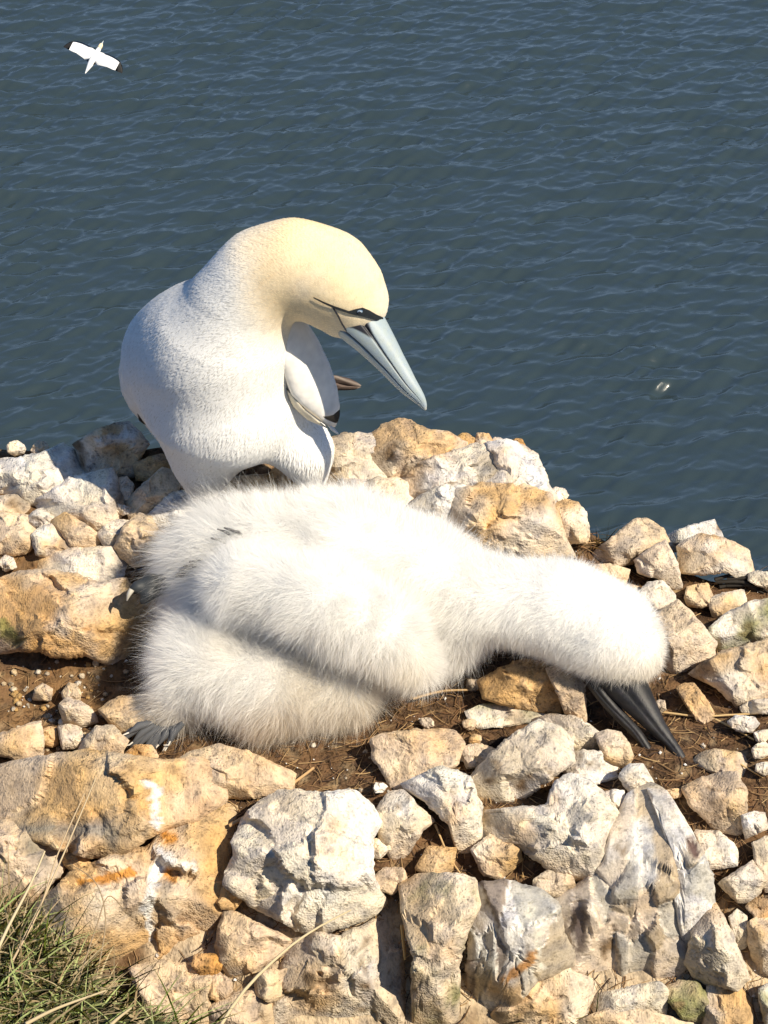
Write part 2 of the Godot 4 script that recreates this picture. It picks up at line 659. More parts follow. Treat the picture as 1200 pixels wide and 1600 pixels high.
func _ready() -> void:
	# camera
	var cam := Camera3D.new()
	cam.name = "camera"
	cam.position = EYE * K
	cam.rotation_degrees = Vector3(-PITCH, 0, 0)
	cam.fov = FOV
	cam.far = 9000.0
	cam.near = 0.05
	cam.current = true
	add_child(cam)
	# sky
	var env := Environment.new()
	var sky := Sky.new()
	var sm_ := ProceduralSkyMaterial.new()
	sm_.sky_top_color = Color(0.36, 0.51, 0.73)
	sm_.sky_horizon_color = Color(0.70, 0.82, 0.95)
	sm_.sky_curve = 0.16
	sm_.ground_bottom_color = Color(0.12, 0.16, 0.2)
	sm_.ground_horizon_color = Color(0.45, 0.55, 0.65)
	sm_.sky_energy_multiplier = 0.8
	sky.sky_material = sm_
	env.background_mode = Environment.BG_SKY
	env.sky = sky
	env.tonemap_mode = Environment.TONE_MAPPER_LINEAR
	env.tonemap_exposure = 1.45
	env.sdfgi_enabled = true
	env.ssao_enabled = true
	env.ssil_enabled = true
	var we := WorldEnvironment.new()
	we.name = "world_environment"
	we.environment = env
	add_child(we)
	# sun: behind the photographer's shoulder, high
	var sun := DirectionalLight3D.new()
	sun.name = "sun"
	sun.light_energy = 1.6
	sun.light_color = Color(1.0, 0.95, 0.86)
	sun.light_angular_distance = 0.5
	sun.shadow_enabled = true
	add_child(sun)
	sun.look_at_from_position(Vector3(0.57, 0.73, 0.40) * 20.0, Vector3.ZERO)
	# noises
	nz_lo = noise(0.05, 1, FastNoiseLite.TYPE_SIMPLEX_SMOOTH, 3)
	nz_mid = noise(0.05, 2, FastNoiseLite.TYPE_SIMPLEX_SMOOTH, 4)
	nz_hi = noise(0.09, 3, FastNoiseLite.TYPE_SIMPLEX_SMOOTH, 3)
	nz_cell = noise(0.05, 4, FastNoiseLite.TYPE_CELLULAR, 2)
	nz_cell.cellular_return_type = FastNoiseLite.RETURN_DISTANCE2_SUB
	nz_crack = noise(0.03, 5, FastNoiseLite.TYPE_SIMPLEX_SMOOTH, 3)
	nz_crack.fractal_type = FastNoiseLite.FRACTAL_RIDGED
	make_materials()
	make_sea()
	make_ledge()
	make_bank()
	make_rocks()
	make_fillers()
	make_adult()
	make_chick()
	make_flyer()
	make_litter()
func make_rocks() -> void:
	var WHITE := Color(0.82, 0.81, 0.79)
	var RUST := Color(0.58, 0.25, 0.04)
	# --- far edge of the ledge, in the adult's shadow
	rock("rock", "broad grey slab in shadow at the ledge's far corner behind the adult gannet", "pale", 0.45, 1.35, 0.6, [-30, 735, 0, 724, 30, 722, 60, 715, 88, 703, 104, 716, 119, 734, 124, 756, 105, 775, 70, 784, 21, 780, -30, 780], {"lift": -0.02, "grow": 1.24})
	rock("rock", "low grey rock with a dark pit, shaded, in front of the broad far slab", "pale", 0.5, 1.2, 0.6, [62, 787, 115, 753, 168, 740, 184, 790, 177, 813, 147, 824, 105, 812, 80, 800], {"grow": 1.24})
	rock("rock", "upright blocky grey rock standing on the far edge beside the adult gannet's flank", "pale", 0.6, 1.1, 0.75, [126, 696, 147, 684, 170, 672, 196, 668, 224, 696, 212, 710, 208, 736, 175, 744, 143, 746, 136, 720], {"streak": [[[Vector2(160, 690), Vector2(205, 680)], 9.0, Color(0.62, 0.60, 0.57)]], "grow": 1.24})
	rock("rock", "small shaded stone wedged below the upright grey block", "pale", 0.5, 1.2, 0.7, [166, 763, 182, 750, 197, 746, 208, 759, 202, 785, 186, 783, 172, 777])
	rock("rock", "long shaded stone lying under the adult gannet's wing tip", "tan", 0.5, 1.2, 0.7, [211, 727, 232, 716, 252, 711, 284, 741, 268, 748, 215, 750])
	rock("rock", "leaning oblong brown stone in shadow beside the adult gannet's leg", "tan", 0.55, 1.2, 0.7, [204, 782, 228, 758, 252, 737, 275, 748, 272, 768, 240, 799, 210, 804], {"grow": 1.24})
	rock("rock", "dark grey stone in shadow against the chick's rump down", "pale", 0.5, 1.2, 0.7, [234, 803, 270, 769, 330, 768, 340, 800, 259, 826, 232, 818])
	rock("rock", "flat shaded stone between the adult gannet's legs", "tan", 0.5, 1.3, 0.5, [330, 762, 360, 748, 420, 742, 440, 760, 420, 790, 340, 795])
	rock("rock", "sunlit tan stone between the adult gannet's legs", "warm", 0.5, 1.3, 0.5, [420, 745, 432, 730, 452, 727, 470, 742, 480, 770, 450, 785, 420, 775])
	# --- sunlit stones towards the frame's edge, behind the big block
	rock("rock", "lit cream rock where the adult's shadow ends at the picture's edge", "tan", 0.4, 1.2, 0.6, [-30, 782, 20, 776, 40, 791, 33, 800, 5, 810, -30, 810], {"grow": 1.24})
	rock("rock", "small peaked cream stone just beyond the adult's shadow edge", "pale", 0.5, 1.1, 0.6, [43, 812, 52, 801, 63, 795, 82, 808, 76, 824, 54, 822])
	rock("rock", "cream stone at the picture's edge above the big flat block", "tan", 0.45, 1.1, 0.6, [-30, 812, 10, 806, 46, 812, 58, 838, 33, 860, -30, 864], {"grow": 1.24})
	rock("rock", "rusty rounded stone behind the big flat block", "stained", 0.5, 1.1, 0.6, [54, 838, 70, 824, 90, 824, 108, 832, 112, 852, 95, 868, 62, 864], {"grow": 1.24})
	rock("rock", "tan stone between the rusty rounded stone and the shadow edge", "warm", 0.5, 1.1, 0.6, [86, 818, 106, 806, 128, 820, 152, 836, 149, 853, 112, 850, 100, 832], {"grow": 1.24})
	rock("rock", "narrow cream stone leaning on the triangular boulder", "pale", 0.5, 1.1, 0.6, [152, 834, 168, 820, 182, 813, 202, 815, 190, 838, 182, 854, 165, 853])
	rock("rock", "smooth triangular tan boulder beside the chick's rump", "tan", 0.5, 0.95, 0.65, [182, 852, 196, 822, 217, 805, 235, 811, 253, 840, 242, 878, 212, 884, 188, 868], {"lift": 0.01})
	rock("rock", "flat grey-brown stone lying behind the big flat block", "tan", 0.25, 1.45, 0.5, [30, 884, 60, 866, 122, 858, 175, 856, 202, 889, 180, 910, 150, 924, 100, 914, 50, 900], {"cuts": 3, "rough": 0.6, "lift": 0.02})
	rock("rock", "big flat-topped block with craggy golden front face beside the chick", "stained", 0.56, 1.42, 0.62, [-30, 905, 10, 906, 40, 897, 75, 893, 110, 901, 150, 914, 185, 908, 236, 952, 226, 972, 205, 1012, 180, 1034, 158, 1032, 130, 1020, 95, 1024, 60, 1014, 35, 1014, -30, 1024], {"cuts": 4, "lift": 0.03, "streak": [[[Vector2(5, 975), Vector2(25, 1000)], 12.0, Color(0.24, 0.22, 0.07)]]})
	# --- stones in the soil below the big block
	rock("stone", "small orange stone in soil below the big flat block", "orange", 0.5, 1.0, 0.7, [52, 1093, 56, 1076, 67, 1069, 81, 1077, 78, 1094])
	rock("stone", "golden stone in soil between the orange stone and the chick's shadow", "stained", 0.5, 1.0, 0.7, [97, 1083, 108, 1068, 118, 1071, 126, 1083, 122, 1097, 102, 1097])
	rock("stone", "wedge shaped golden stone in soil above three small blocks", "stained", 0.5, 1.0, 0.7, [93, 1104, 105, 1091, 126, 1098, 142, 1108, 152, 1127, 124, 1136, 101, 1128])
	rock("rock", "large rounded golden stone at the picture's edge above the long slab", "tan", 0.5, 0.95, 0.7, [-25, 1154, 10, 1145, 42, 1133, 61, 1129, 66, 1158, 64, 1187, 38, 1197, 14, 1181, -25, 1178])
	rock("stone", "small square golden stone beside the large rounded golden stone", "stained", 0.5, 0.95, 0.7, [67, 1141, 78, 1137, 88, 1139, 91, 1163, 80, 1166, 70, 1164])
	rock("stone", "small blocky golden stone with a dark gap beside it", "stained", 0.5, 0.95, 0.7, [92, 1136, 108, 1133, 123, 1137, 130, 1149, 120, 1167, 98, 1169])
	rock("rock", "golden stone touching the chick's dark tail quills", "stained", 0.5, 0.95, 0.7, [125, 1170, 138, 1150, 152, 1136, 175, 1136, 198, 1158, 188, 1178, 154, 1186, 130, 1183])
	rock("rock", "brown shaded stone half hidden under the chick's tail", "tan", 0.5, 1.1, 0.6, [156, 1110, 172, 1098, 192, 1090, 224, 1090, 240, 1130, 212, 1148, 190, 1148, 172, 1128])
	rock("stone", "rust coloured stone below the chick's tail quills", "orange", 0.5, 1.0, 0.6, [196, 1180, 212, 1165, 236, 1166, 246, 1182, 240, 1196, 205, 1196])
	# --- long slabs in front of the chick
	rock("rock", "long weathered slab streaked white with droppings below the chick's tail", "warm", 0.52, 1.35, 0.55, [-30, 1240, -30, 1209, 40, 1196, 96, 1186, 133, 1179, 196, 1186, 250, 1194, 288, 1189, 331, 1207, 329, 1253, 288, 1280, 250, 1288, 221, 1302, 183, 1332, 125, 1327, 79, 1311, 58, 1302, 33, 1290, 8, 1277], {"cuts": 5, "lift": 0.04, "streak": [[[Vector2(236, 1226), Vector2(246, 1234), Vector2(242, 1262), Vector2(243, 1290)], 6.5, WHITE], [[Vector2(232, 1224), Vector2(250, 1229)], 4.5, WHITE]]})
	rock("rock", "wedge shaped tan slab with clean front under the chick's belly", "warm", 0.45, 1.3, 0.6, [288, 1187, 308, 1175, 346, 1166, 388, 1177, 420, 1192, 455, 1207, 453, 1233, 442, 1243, 396, 1243, 333, 1246, 330, 1207], {"cuts": 3, "rough": 0.7, "lift": 0.01})
	rock("rock", "cracked tan rock at the picture's edge under the long streaked slab", "stained", 0.5, 0.9, 0.5, [-30, 1284, 33, 1290, 58, 1302, 98, 1316, 98, 1350, 76, 1376, 38, 1412, -30, 1412])
	rock("rock", "craggy block with rust patches and a white dropping streak", "tan", 0.62, 0.8, 0.35, [105, 1388, 125, 1367, 183, 1345, 233, 1330, 252, 1300, 292, 1278, 330, 1272, 371, 1270, 360, 1302, 344, 1373, 327, 1440, 308, 1502, 271, 1500, 233, 1510, 183, 1520, 137, 1512, 92, 1460, 62, 1413], {"centre": Vector2(222, 1410), "cuts": 5, "streak": [[[Vector2(242, 1322), Vector2(256, 1334), Vector2(275, 1348), Vector2(300, 1356)], 7.0, WHITE], [[Vector2(255, 1345), Vector2(240, 1372), Vector2(236, 1400), Vector2(230, 1416)], 11.0, WHITE], [[Vector2(232, 1416), Vector2(234, 1450), Vector2(242, 1500)], 4.0, WHITE], [[Vector2(130, 1378), Vector2(170, 1374), Vector2(205, 1364)], 9.0, RUST], [[Vector2(255, 1305), Vector2(268, 1312)], 10.0, RUST], [[Vector2(262, 1364), Vector2(270, 1370)], 9.0, RUST]]})
	rock("stone", "bright orange pebble lodged in the gap above the craggy rusty block", "orange", 0.5, 0.9, 0.6, [145, 1353, 155, 1345, 168, 1340, 184, 1343, 177, 1360, 155, 1365])
	rock("rock", "big pitted cream boulder at the centre of the foreground", "pale", 0.6, 0.95, 0.35, [363, 1380, 372, 1352, 379, 1336, 375, 1319, 386, 1298, 398, 1278, 418, 1262, 440, 1247, 470, 1246, 494, 1250, 548, 1249, 573, 1269, 581, 1294, 572, 1315, 573, 1365, 591, 1400, 574, 1420, 540, 1433, 498, 1448, 465, 1442, 423, 1417, 384, 1396], {"lift": 0.035, "rough": 1.15, "cuts": 8})
	rock("rock", "tan stone tucked in the hollow beneath the big pitted boulder", "tan", 0.6, 0.8, 0.4, [353, 1424, 386, 1438, 446, 1468, 450, 1484, 424, 1496, 384, 1518, 364, 1522, 347, 1504, 342, 1472])
	rock("rock", "tall mottled rock at the bottom below the big pitted boulder", "white", 0.85, 0.8, 0.25, [467, 1476, 498, 1468, 528, 1472, 565, 1457, 598, 1432, 615, 1405, 625, 1432, 622, 1500, 618, 1625, 434, 1625, 440, 1557, 452, 1510], {"cuts": 5})
	rock("rock", "cream stone at the bottom edge under dry roots", "tan", 0.6, 0.8, 0.4, [335, 1572, 365, 1556, 402, 1551, 421, 1566, 421, 1620, 325, 1625])
	rock("rock", "golden rock beside the grass at the bottom edge", "warm", 0.6, 0.8, 0.4, [208, 1518, 250, 1508, 300, 1514, 328, 1524, 322, 1557, 318, 1620, 240, 1625, 226, 1557])
	rock("rock", "squared grey pillar stone with green lichen on its front", "lichen", 0.8, 1.0, 0.25, [630, 1392, 657, 1380, 698, 1379, 738, 1386, 743, 1427, 725, 1461, 715, 1498, 713, 1625, 648, 1625, 648, 1494, 640, 1461, 632, 1432], {"cuts": 3, "lift": 0.03})
	rock("rock", "flint block with glassy grey and rust face beside the lichened pillar", "flint", 0.72, 0.95, 0.3, [741, 1435, 742, 1398, 762, 1388, 790, 1388, 843, 1403, 867, 1424, 871, 1458, 884, 1485, 884, 1506, 855, 1521, 836, 1526, 809, 1558, 786, 1580, 763, 1612, 742, 1612, 736, 1540], {"cuts": 4, "lift": 0.02, "streak": [[[Vector2(830, 1420), Vector2(838, 1460), Vector2(846, 1510)], 6.0, Color(0.74, 0.70, 0.58)], [[Vector2(790, 1530), Vector2(828, 1505), Vector2(834, 1490)], 7.0, Color(0.42, 0.20, 0.06)]]})
	rock("rock", "large fractured flint boulder with deep vertical cracks", "flint", 0.66, 0.85, 0.22, [864, 1410, 916, 1385, 947, 1357, 956, 1305, 970, 1286, 980, 1262, 1012, 1248, 1036, 1262, 1044, 1310, 1048, 1370, 1062, 1440, 1070, 1500, 1058, 1526, 1024, 1522, 1008, 1536, 947, 1533, 920, 1518, 893, 1514, 878, 1487, 868, 1447], {"cuts": 6, "lift": 0.02, "centre": Vector2(985, 1435), "streak": [[[Vector2(905, 1425), Vector2(908, 1480)], 13.0, Color(0.09, 0.065, 0.06)], [[Vector2(1000, 1300), Vector2(1010, 1370)], 22.0, Color(0.72, 0.69, 0.64)]]})
	rock("rock", "narrow knobbly flint ridge running down beside the fractured flint boulder", "flint", 0.8, 0.85, 0.22, [1010, 1246, 1047, 1252, 1072, 1293, 1094, 1332, 1110, 1372, 1112, 1410, 1094, 1440, 1086, 1480, 1072, 1490, 1062, 1440, 1048, 1370, 1040, 1300], {"cuts": 4, "lift": 0.028, "streak": [[[Vector2(1078, 1312), Vector2(1084, 1330)], 9.0, Color(0.13, 0.075, 0.06)]]})
	rock("rock", "lichen-speckled pale lobe of rock at the flint boulder's foot", "lichen", 0.7, 0.8, 0.25, [1090, 1440, 1112, 1408, 1135, 1447, 1152, 1488, 1167, 1524, 1148, 1542, 1108, 1533, 1085, 1521, 1076, 1500], {"cuts": 3, "lift": 0.03, "rough": 1.2})
	# --- middle of the ledge, in front of the chick's breast
	rock("rock", "angular cream rock beside the chick's folded wing", "tan", 0.5, 1.15, 0.55, [584, 1158, 600, 1148, 650, 1143, 707, 1143, 720, 1165, 712, 1192, 657, 1221, 611, 1238, 606, 1211, 588, 1186], {"lift": 0.01})
	rock("rock", "white faced stone with a sheer dark side in front of the angular cream rock", "white", 0.55, 1.0, 0.5, [634, 1229, 665, 1214, 694, 1202, 733, 1218, 749, 1261, 747, 1324, 727, 1332, 714, 1324, 702, 1284, 672, 1255], {"cuts": 4, "lift": 0.015, "centre": Vector2(712, 1250)})
	rock("rock", "small knobbed tan stone sunk in soil beside the pitted boulder", "tan", 0.6, 1.0, 0.5, [588, 1283, 598, 1258, 611, 1243, 632, 1241, 648, 1261, 674, 1283, 657, 1296, 630, 1342, 611, 1338, 597, 1308])
	rock("stone", "small stone beside dark dung on the soil", "tan", 0.5, 1.1, 0.5, [718, 1174, 735, 1164, 752, 1164, 792, 1178, 758, 1196, 732, 1200])
	rock("rock", "rounded cream rock below the dark dung", "pale", 0.5, 1.1, 0.55, [738, 1215, 761, 1188, 784, 1166, 807, 1147, 840, 1130, 870, 1140, 888, 1159, 892, 1192, 852, 1219, 813, 1247, 775, 1254, 745, 1242], {"lift": 0.015})
	rock("rock", "cream rock under the chick's chin, before its bill", "pale", 0.5, 1.15, 0.55, [832, 1126, 862, 1118, 898, 1121, 920, 1134, 942, 1151, 946, 1178, 900, 1176, 884, 1156])
	rock("stone", "round tan stone nearest the tip of the chick's bill", "tan", 0.5, 1.1, 0.55, [932, 1148, 950, 1142, 970, 1147, 982, 1164, 988, 1182, 978, 1199, 944, 1184])
	rock("rock", "flat pale stone in front of the round tan stone", "white", 0.4, 1.25, 0.5, [886, 1180, 912, 1174, 940, 1176, 971, 1192, 962, 1215, 907, 1229, 880, 1203])
	rock("stone", "bright white lump of chalk near the chick's bill tip", "white", 0.55, 0.95, 0.6, [968, 1214, 976, 1202, 985, 1195, 1004, 1196, 1014, 1212, 1022, 1229, 1008, 1243, 985, 1239], {"lift": 0.01})
	rock("rock", "overhanging triangular pale slab above a soil hollow", "pale", 0.62, 1.15, 0.35, [750, 1284, 763, 1270, 809, 1266, 855, 1262, 868, 1228, 889, 1218, 905, 1221, 939, 1246, 958, 1274, 948, 1298, 941, 1309, 955, 1339, 943, 1356, 924, 1368, 901, 1366, 880, 1358, 855, 1350, 832, 1330, 813, 1319, 782, 1313, 758, 1310], {"lift": 0.03, "cuts": 4, "centre": Vector2(880, 1295)})
	rock("rock", "knobbly tan rock pressed under the chick's neck", "tan", 0.5, 1.1, 0.6, [750, 1064, 782, 1047, 819, 1032, 850, 1037, 862, 1060, 875, 1084, 875, 1115, 836, 1111, 786, 1099, 760, 1090], {"lift": 0.02})
	rock("rock", "upright tan rock under the chick's throat", "tan", 0.55, 1.1, 0.7, [855, 1048, 875, 1040, 892, 1047, 912, 1072, 915, 1126, 900, 1128, 886, 1119, 873, 1086], {"lift": 0.02})
	rock("stone", "flat stone with yellow-green lichen on the soil before the chick's neck", "lichen", 0.3, 1.4, 0.4, [730, 1112, 756, 1102, 786, 1098, 850, 1113, 842, 1126, 800, 1132, 745, 1138])
	# --- big rock at the far edge behind the chick
	rock("rock", "low buff rock at the far edge beside the adult gannet's thigh", "pale", 0.45, 1.2, 0.6, [500, 705, 515, 692, 540, 684, 570, 684, 590, 686, 612, 712, 612, 738, 585, 752, 530, 760, 500, 756], {"grow": 1.2})
	rock("rock", "peaked cream crag on the far edge, the highest point of the ledge", "pale", 0.55, 1.05, 0.6, [582, 690, 604, 672, 627, 660, 642, 664, 654, 673, 690, 680, 717, 694, 708, 722, 650, 741, 615, 748, 590, 740], {"lift": 0.01, "grow": 1.2})
	rock("rock", "smooth tan ridge between the peaked crag and the domed rock", "pale", 0.5, 1.15, 0.6, [640, 742, 665, 726, 705, 712, 735, 702, 762, 703, 778, 735, 768, 768, 700, 785, 648, 775], {"grow": 1.2})
	rock("rock", "domed cream rock whitened on top at the far edge above the sea", "pale", 0.5, 1.05, 0.6, [752, 712, 770, 700, 794, 697, 815, 704, 834, 717, 848, 748, 858, 773, 862, 800, 830, 806, 790, 790, 765, 770], {"lift": 0.005, "streak": [[[Vector2(835, 740), Vector2(845, 768)], 14.0, WHITE]], "grow": 1.2})
	rock("rock", "broad yellowish boulder face behind the chick's back", "tan", 0.6, 1.1, 0.6, [672, 800, 705, 775, 760, 764, 812, 766, 850, 780, 862, 823, 879, 862, 840, 872, 780, 868, 715, 850, 680, 830], {"lift": 0.015, "grow": 1.2})
	rock("rock", "rounded white-stained stone behind the chick's shoulders", "white", 0.5, 1.15, 0.55, [640, 790, 662, 772, 700, 756, 735, 745, 755, 760, 720, 785, 690, 815, 650, 815])
	rock("stone", "small round cream stone behind the chick's hump", "white", 0.5, 1.1, 0.6, [566, 768, 575, 752, 592, 746, 607, 755, 606, 776, 582, 784])
	rock("rock", "mossy yellowish rock just behind the chick's hump", "lichen", 0.4, 1.2, 0.5, [500, 770, 540, 752, 575, 756, 612, 752, 645, 765, 655, 800, 600, 812, 520, 808], {"grow": 1.2})
	# --- far edge, towards the chick's head
	rock("rock", "small rounded stone on the far edge next to the domed rock", "pale", 0.5, 1.0, 0.65, [863, 803, 871, 790, 882, 783, 902, 787, 914, 803, 919, 830, 915, 846, 884, 848, 868, 836])
	rock("rock", "pointed cream rock on the far edge behind the chick's neck", "pale", 0.5, 1.05, 0.6, [926, 868, 942, 852, 957, 842, 987, 816, 1007, 812, 1031, 827, 1042, 847, 1018, 862, 993, 876, 960, 886, 933, 880], {"lift": 0.01})
	rock("rock", "cream rock split off the front of the pointed cream rock", "tan", 0.55, 1.05, 0.6, [994, 876, 1017, 858, 1040, 846, 1055, 877, 1064, 913, 1055, 923, 1027, 902, 1000, 896], {"lift": 0.015, "cuts": 4})
	rock("rock", "thin pale slab on the very edge behind the pale tilted rock", "white", 0.5, 1.2, 0.6, [1038, 840, 1058, 830, 1080, 822, 1113, 814, 1128, 842, 1095, 850, 1067, 862, 1043, 858])
	rock("rock", "pale tilted rock with a dark notch on the far edge", "white", 0.55, 1.1, 0.6, [1062, 855, 1078, 844, 1097, 837, 1127, 841, 1165, 859, 1172, 885, 1179, 917, 1155, 908, 1136, 892, 1100, 897, 1067, 894], {"lift": 0.01, "cuts": 4})
	rock("stone", "small flat stone close above the chick's nape", "tan", 0.4, 1.2, 0.6, [915, 889, 935, 883, 952, 882, 982, 890, 975, 914, 950, 919])
	rock("rock", "faceted cream stone behind the chick's crown", "pale", 0.55, 1.0, 0.6, [991, 938, 1002, 924, 1013, 912, 1034, 909, 1053, 930, 1051, 952, 1030, 969, 1012, 957], {"lift": 0.01})
	rock("rock", "large smooth cream rock beside the chick's head", "tan", 0.5, 1.1, 0.6, [1000, 975, 1030, 960, 1060, 942, 1084, 966, 1114, 1003, 1113, 1029, 1077, 1042, 1050, 1050, 1020, 1020], {"lift": 0.015, "rough": 0.7, "cuts": 4})
	rock("rock", "lichened rock at the picture's edge beyond the brown soil strip", "lichen", 0.5, 1.15, 0.6, [1113, 981, 1137, 960, 1173, 942, 1230, 936, 1230, 996, 1167, 1002, 1133, 1019, 1116, 1003], {"lift": 0.01})
	rock("rock", "wedge of pale stone under charred twigs", "pale", 0.4, 1.2, 0.6, [1108, 935, 1130, 928, 1160, 922, 1165, 941, 1134, 962, 1117, 970])
	rock("rock", "pale rock with rounded shoulder at the picture's edge level with the chick's eye", "pale", 0.45, 1.15, 0.6, [1081, 1054, 1106, 1036, 1133, 1020, 1200, 1003, 1230, 1004, 1230, 1098, 1153, 1102, 1127, 1074], {"lift": 0.015, "rough": 0.8})
	rock("stone", "small stone under the front of the round-shouldered pale rock", "pale", 0.5, 1.1, 0.6, [1158, 1105, 1177, 1094, 1225, 1092, 1225, 1114, 1163, 1114])
	rock("stone", "half buried tan stone beside the base of the chick's bill", "tan", 0.4, 1.3, 0.4, [1058, 1078, 1072, 1070, 1085, 1070, 1102, 1092, 1115, 1114, 1111, 1140, 1087, 1122])
	rock("stone", "tiny pale stone against the top of the chick's bill", "pale", 0.5, 1.1, 0.6, [1024, 1100, 1030, 1094, 1038, 1096, 1040, 1108, 1032, 1114, 1025, 1110])
	rock("rock", "flat tan rock just beyond the chick's bill tip", "tan", 0.45, 1.25, 0.5, [1085, 1188, 1100, 1177, 1117, 1172, 1160, 1179, 1172, 1207, 1180, 1240, 1168, 1246, 1155, 1216, 1100, 1202], {"centre": Vector2(1135, 1196)})
	rock("rock", "four-sided grey-tan rock below the flat tan rock", "tan", 0.55, 1.1, 0.5, [1070, 1234, 1095, 1222, 1123, 1213, 1150, 1210, 1163, 1240, 1163, 1276, 1155, 1308, 1123, 1297, 1085, 1260], {"lift": 0.012, "cuts": 4})
	rock("stone", "small square stone beside the four-sided grey-tan rock", "tan", 0.5, 1.0, 0.5, [1160, 1276, 1178, 1270, 1193, 1272, 1198, 1293, 1166, 1308])
	rock("rock", "flat tan stone beside the knobbly flint ridge", "tan", 0.5, 1.0, 0.4, [1088, 1300, 1123, 1302, 1148, 1324, 1149, 1350, 1108, 1356, 1094, 1325])
	rock("rock", "pale stone at the picture's edge above dry leaves", "white", 0.5, 1.0, 0.5, [1178, 1322, 1200, 1311, 1225, 1310, 1225, 1396, 1196, 1388, 1186, 1360])
	rock("rock", "tan stone at the picture's edge beside the lichened lobe", "tan", 0.6, 0.9, 0.4, [1170, 1446, 1196, 1432, 1225, 1430, 1225, 1524, 1190, 1516, 1176, 1490])
	rock("stone", "sliver of white stone between the lichened lobe and dry leaves", "white", 0.6, 0.9, 0.4, [1140, 1436, 1152, 1424, 1166, 1434, 1166, 1476, 1156, 1480])
	rock("rock", "white lichened stone in the bottom corner", "lichen", 0.6, 0.9, 0.4, [1186, 1550, 1200, 1541, 1225, 1540, 1225, 1625, 1198, 1606])
	# --- foot of the rock face
	rock("rock", "brown rock with lichen below the flint block", "tan", 0.6, 0.8, 0.3, [775, 1586, 800, 1562, 836, 1525, 878, 1516, 926, 1540, 928, 1562, 905, 1600, 860, 1625, 770, 1625])
	rock("rock", "cream plate with dark edge below the fractured flint boulder", "pale", 0.6, 0.9, 0.35, [920, 1556, 970, 1548, 1024, 1536, 1037, 1546, 1034, 1592, 989, 1582, 940, 1590], {"lift": 0.012, "cuts": 4})
	rock("rock", "pale speckled stone between the cream plate and the lichened lobe", "lichen", 0.6, 0.9, 0.35, [1036, 1548, 1062, 1536, 1087, 1536, 1106, 1562, 1102, 1596, 1066, 1588])
	rock("rock", "golden brown rock below the lichened lobe", "stained", 0.6, 0.9, 0.35, [1110, 1542, 1132, 1540, 1156, 1546, 1171, 1581, 1176, 1625, 1098, 1625, 1104, 1580])
	rock("rock", "pale plate of rock along the bottom edge", "pale", 0.6, 0.9, 0.35, [905, 1600, 955, 1578, 1008, 1582, 1080, 1600, 1092, 1625, 890, 1625])

func make_fillers() -> void:
	# lesser stones wedged in the gaps between the large ones
	var r := RandomNumberGenerator.new()
	r.seed = 44
	var fixed := rock_outlines.duplicate()
	for zn in [[0, 1200, 1270, 1600, 34, 20.0, 50.0, "small broken stone wedged between the foreground rocks", "stones wedged between the foreground rocks", ["tan", "pale", "warm", "tan", "stained"]], [900, 1200, 860, 1270, 12, 13.0, 28.0, "small broken stone wedged between rocks near the chick's head", "stones wedged near the chick's head", ["tan", "pale", "pale"]], [0, 300, 700, 890, 7, 13.0, 28.0, "small broken stone among rocks behind the chick's rump", "stones behind the chick's rump", ["tan", "pale", "warm"]], [500, 900, 690, 850, 16, 10.0, 26.0, "small broken stone among the far edge rocks", "stones among the far edge rocks", ["tan", "warm", "pale"]], [560, 930, 1030, 1270, 8, 9.0, 16.0, "small broken stone in soil before the chick's breast", "stones before the chick's breast", ["tan", "pale"]]]:
		var made := 0
		var tries := 0
		while made < zn[4] and tries < 900:
			tries += 1
			var q := Vector2(r.randf_range(zn[0], zn[1]), r.randf_range(zn[2], zn[3]))
			if q.x < 330 and q.y > 1390 and q.x + (q.y - 1390) * 0.2 < 260: continue
			if q.x > 900 and q.x < 1100 and q.y > 1040 and q.y < 1230: continue
			var gap := 1e9
			var inside := false
			for pl in rock_outlines:
				if Geometry2D.is_point_in_polygon(q, pl): inside = true; break
				for k in pl.size():
					gap = minf(gap, q.distance_to(Geometry2D.get_closest_point_to_segment(q, pl[k], pl[(k + 1) % pl.size()])))
			if inside or gap < zn[5] * 0.7 or ground_depth(q.x, q.y + 10) > 2.15: continue
			if zn[2] > 1200 and gap < 11.0: continue
			var rad := minf(gap * 1.6, r.randf_range(zn[5], zn[6]))
			var out := []
			var n := r.randi_range(5, 8)
			var ph := r.randf() * TAU
			var sq := r.randf_range(0.65, 1.0)
			for k in n:
				var a := ph + TAU * (k + r.randf_range(-0.3, 0.3)) / n
				var R := rad * r.randf_range(0.8, 1.2)
				out.append(q.x + cos(a) * R); out.append(q.y + sin(a) * R * sq)
			var o := rock("stone", zn[7], zn[9][r.randi() % zn[9].size()], 0.5, 1.1 if q.y < 1280 else 0.8, 0.5, out, {"cuts": 2, "grow": 1.0})
			o.set_meta("group", zn[8])
			made += 1

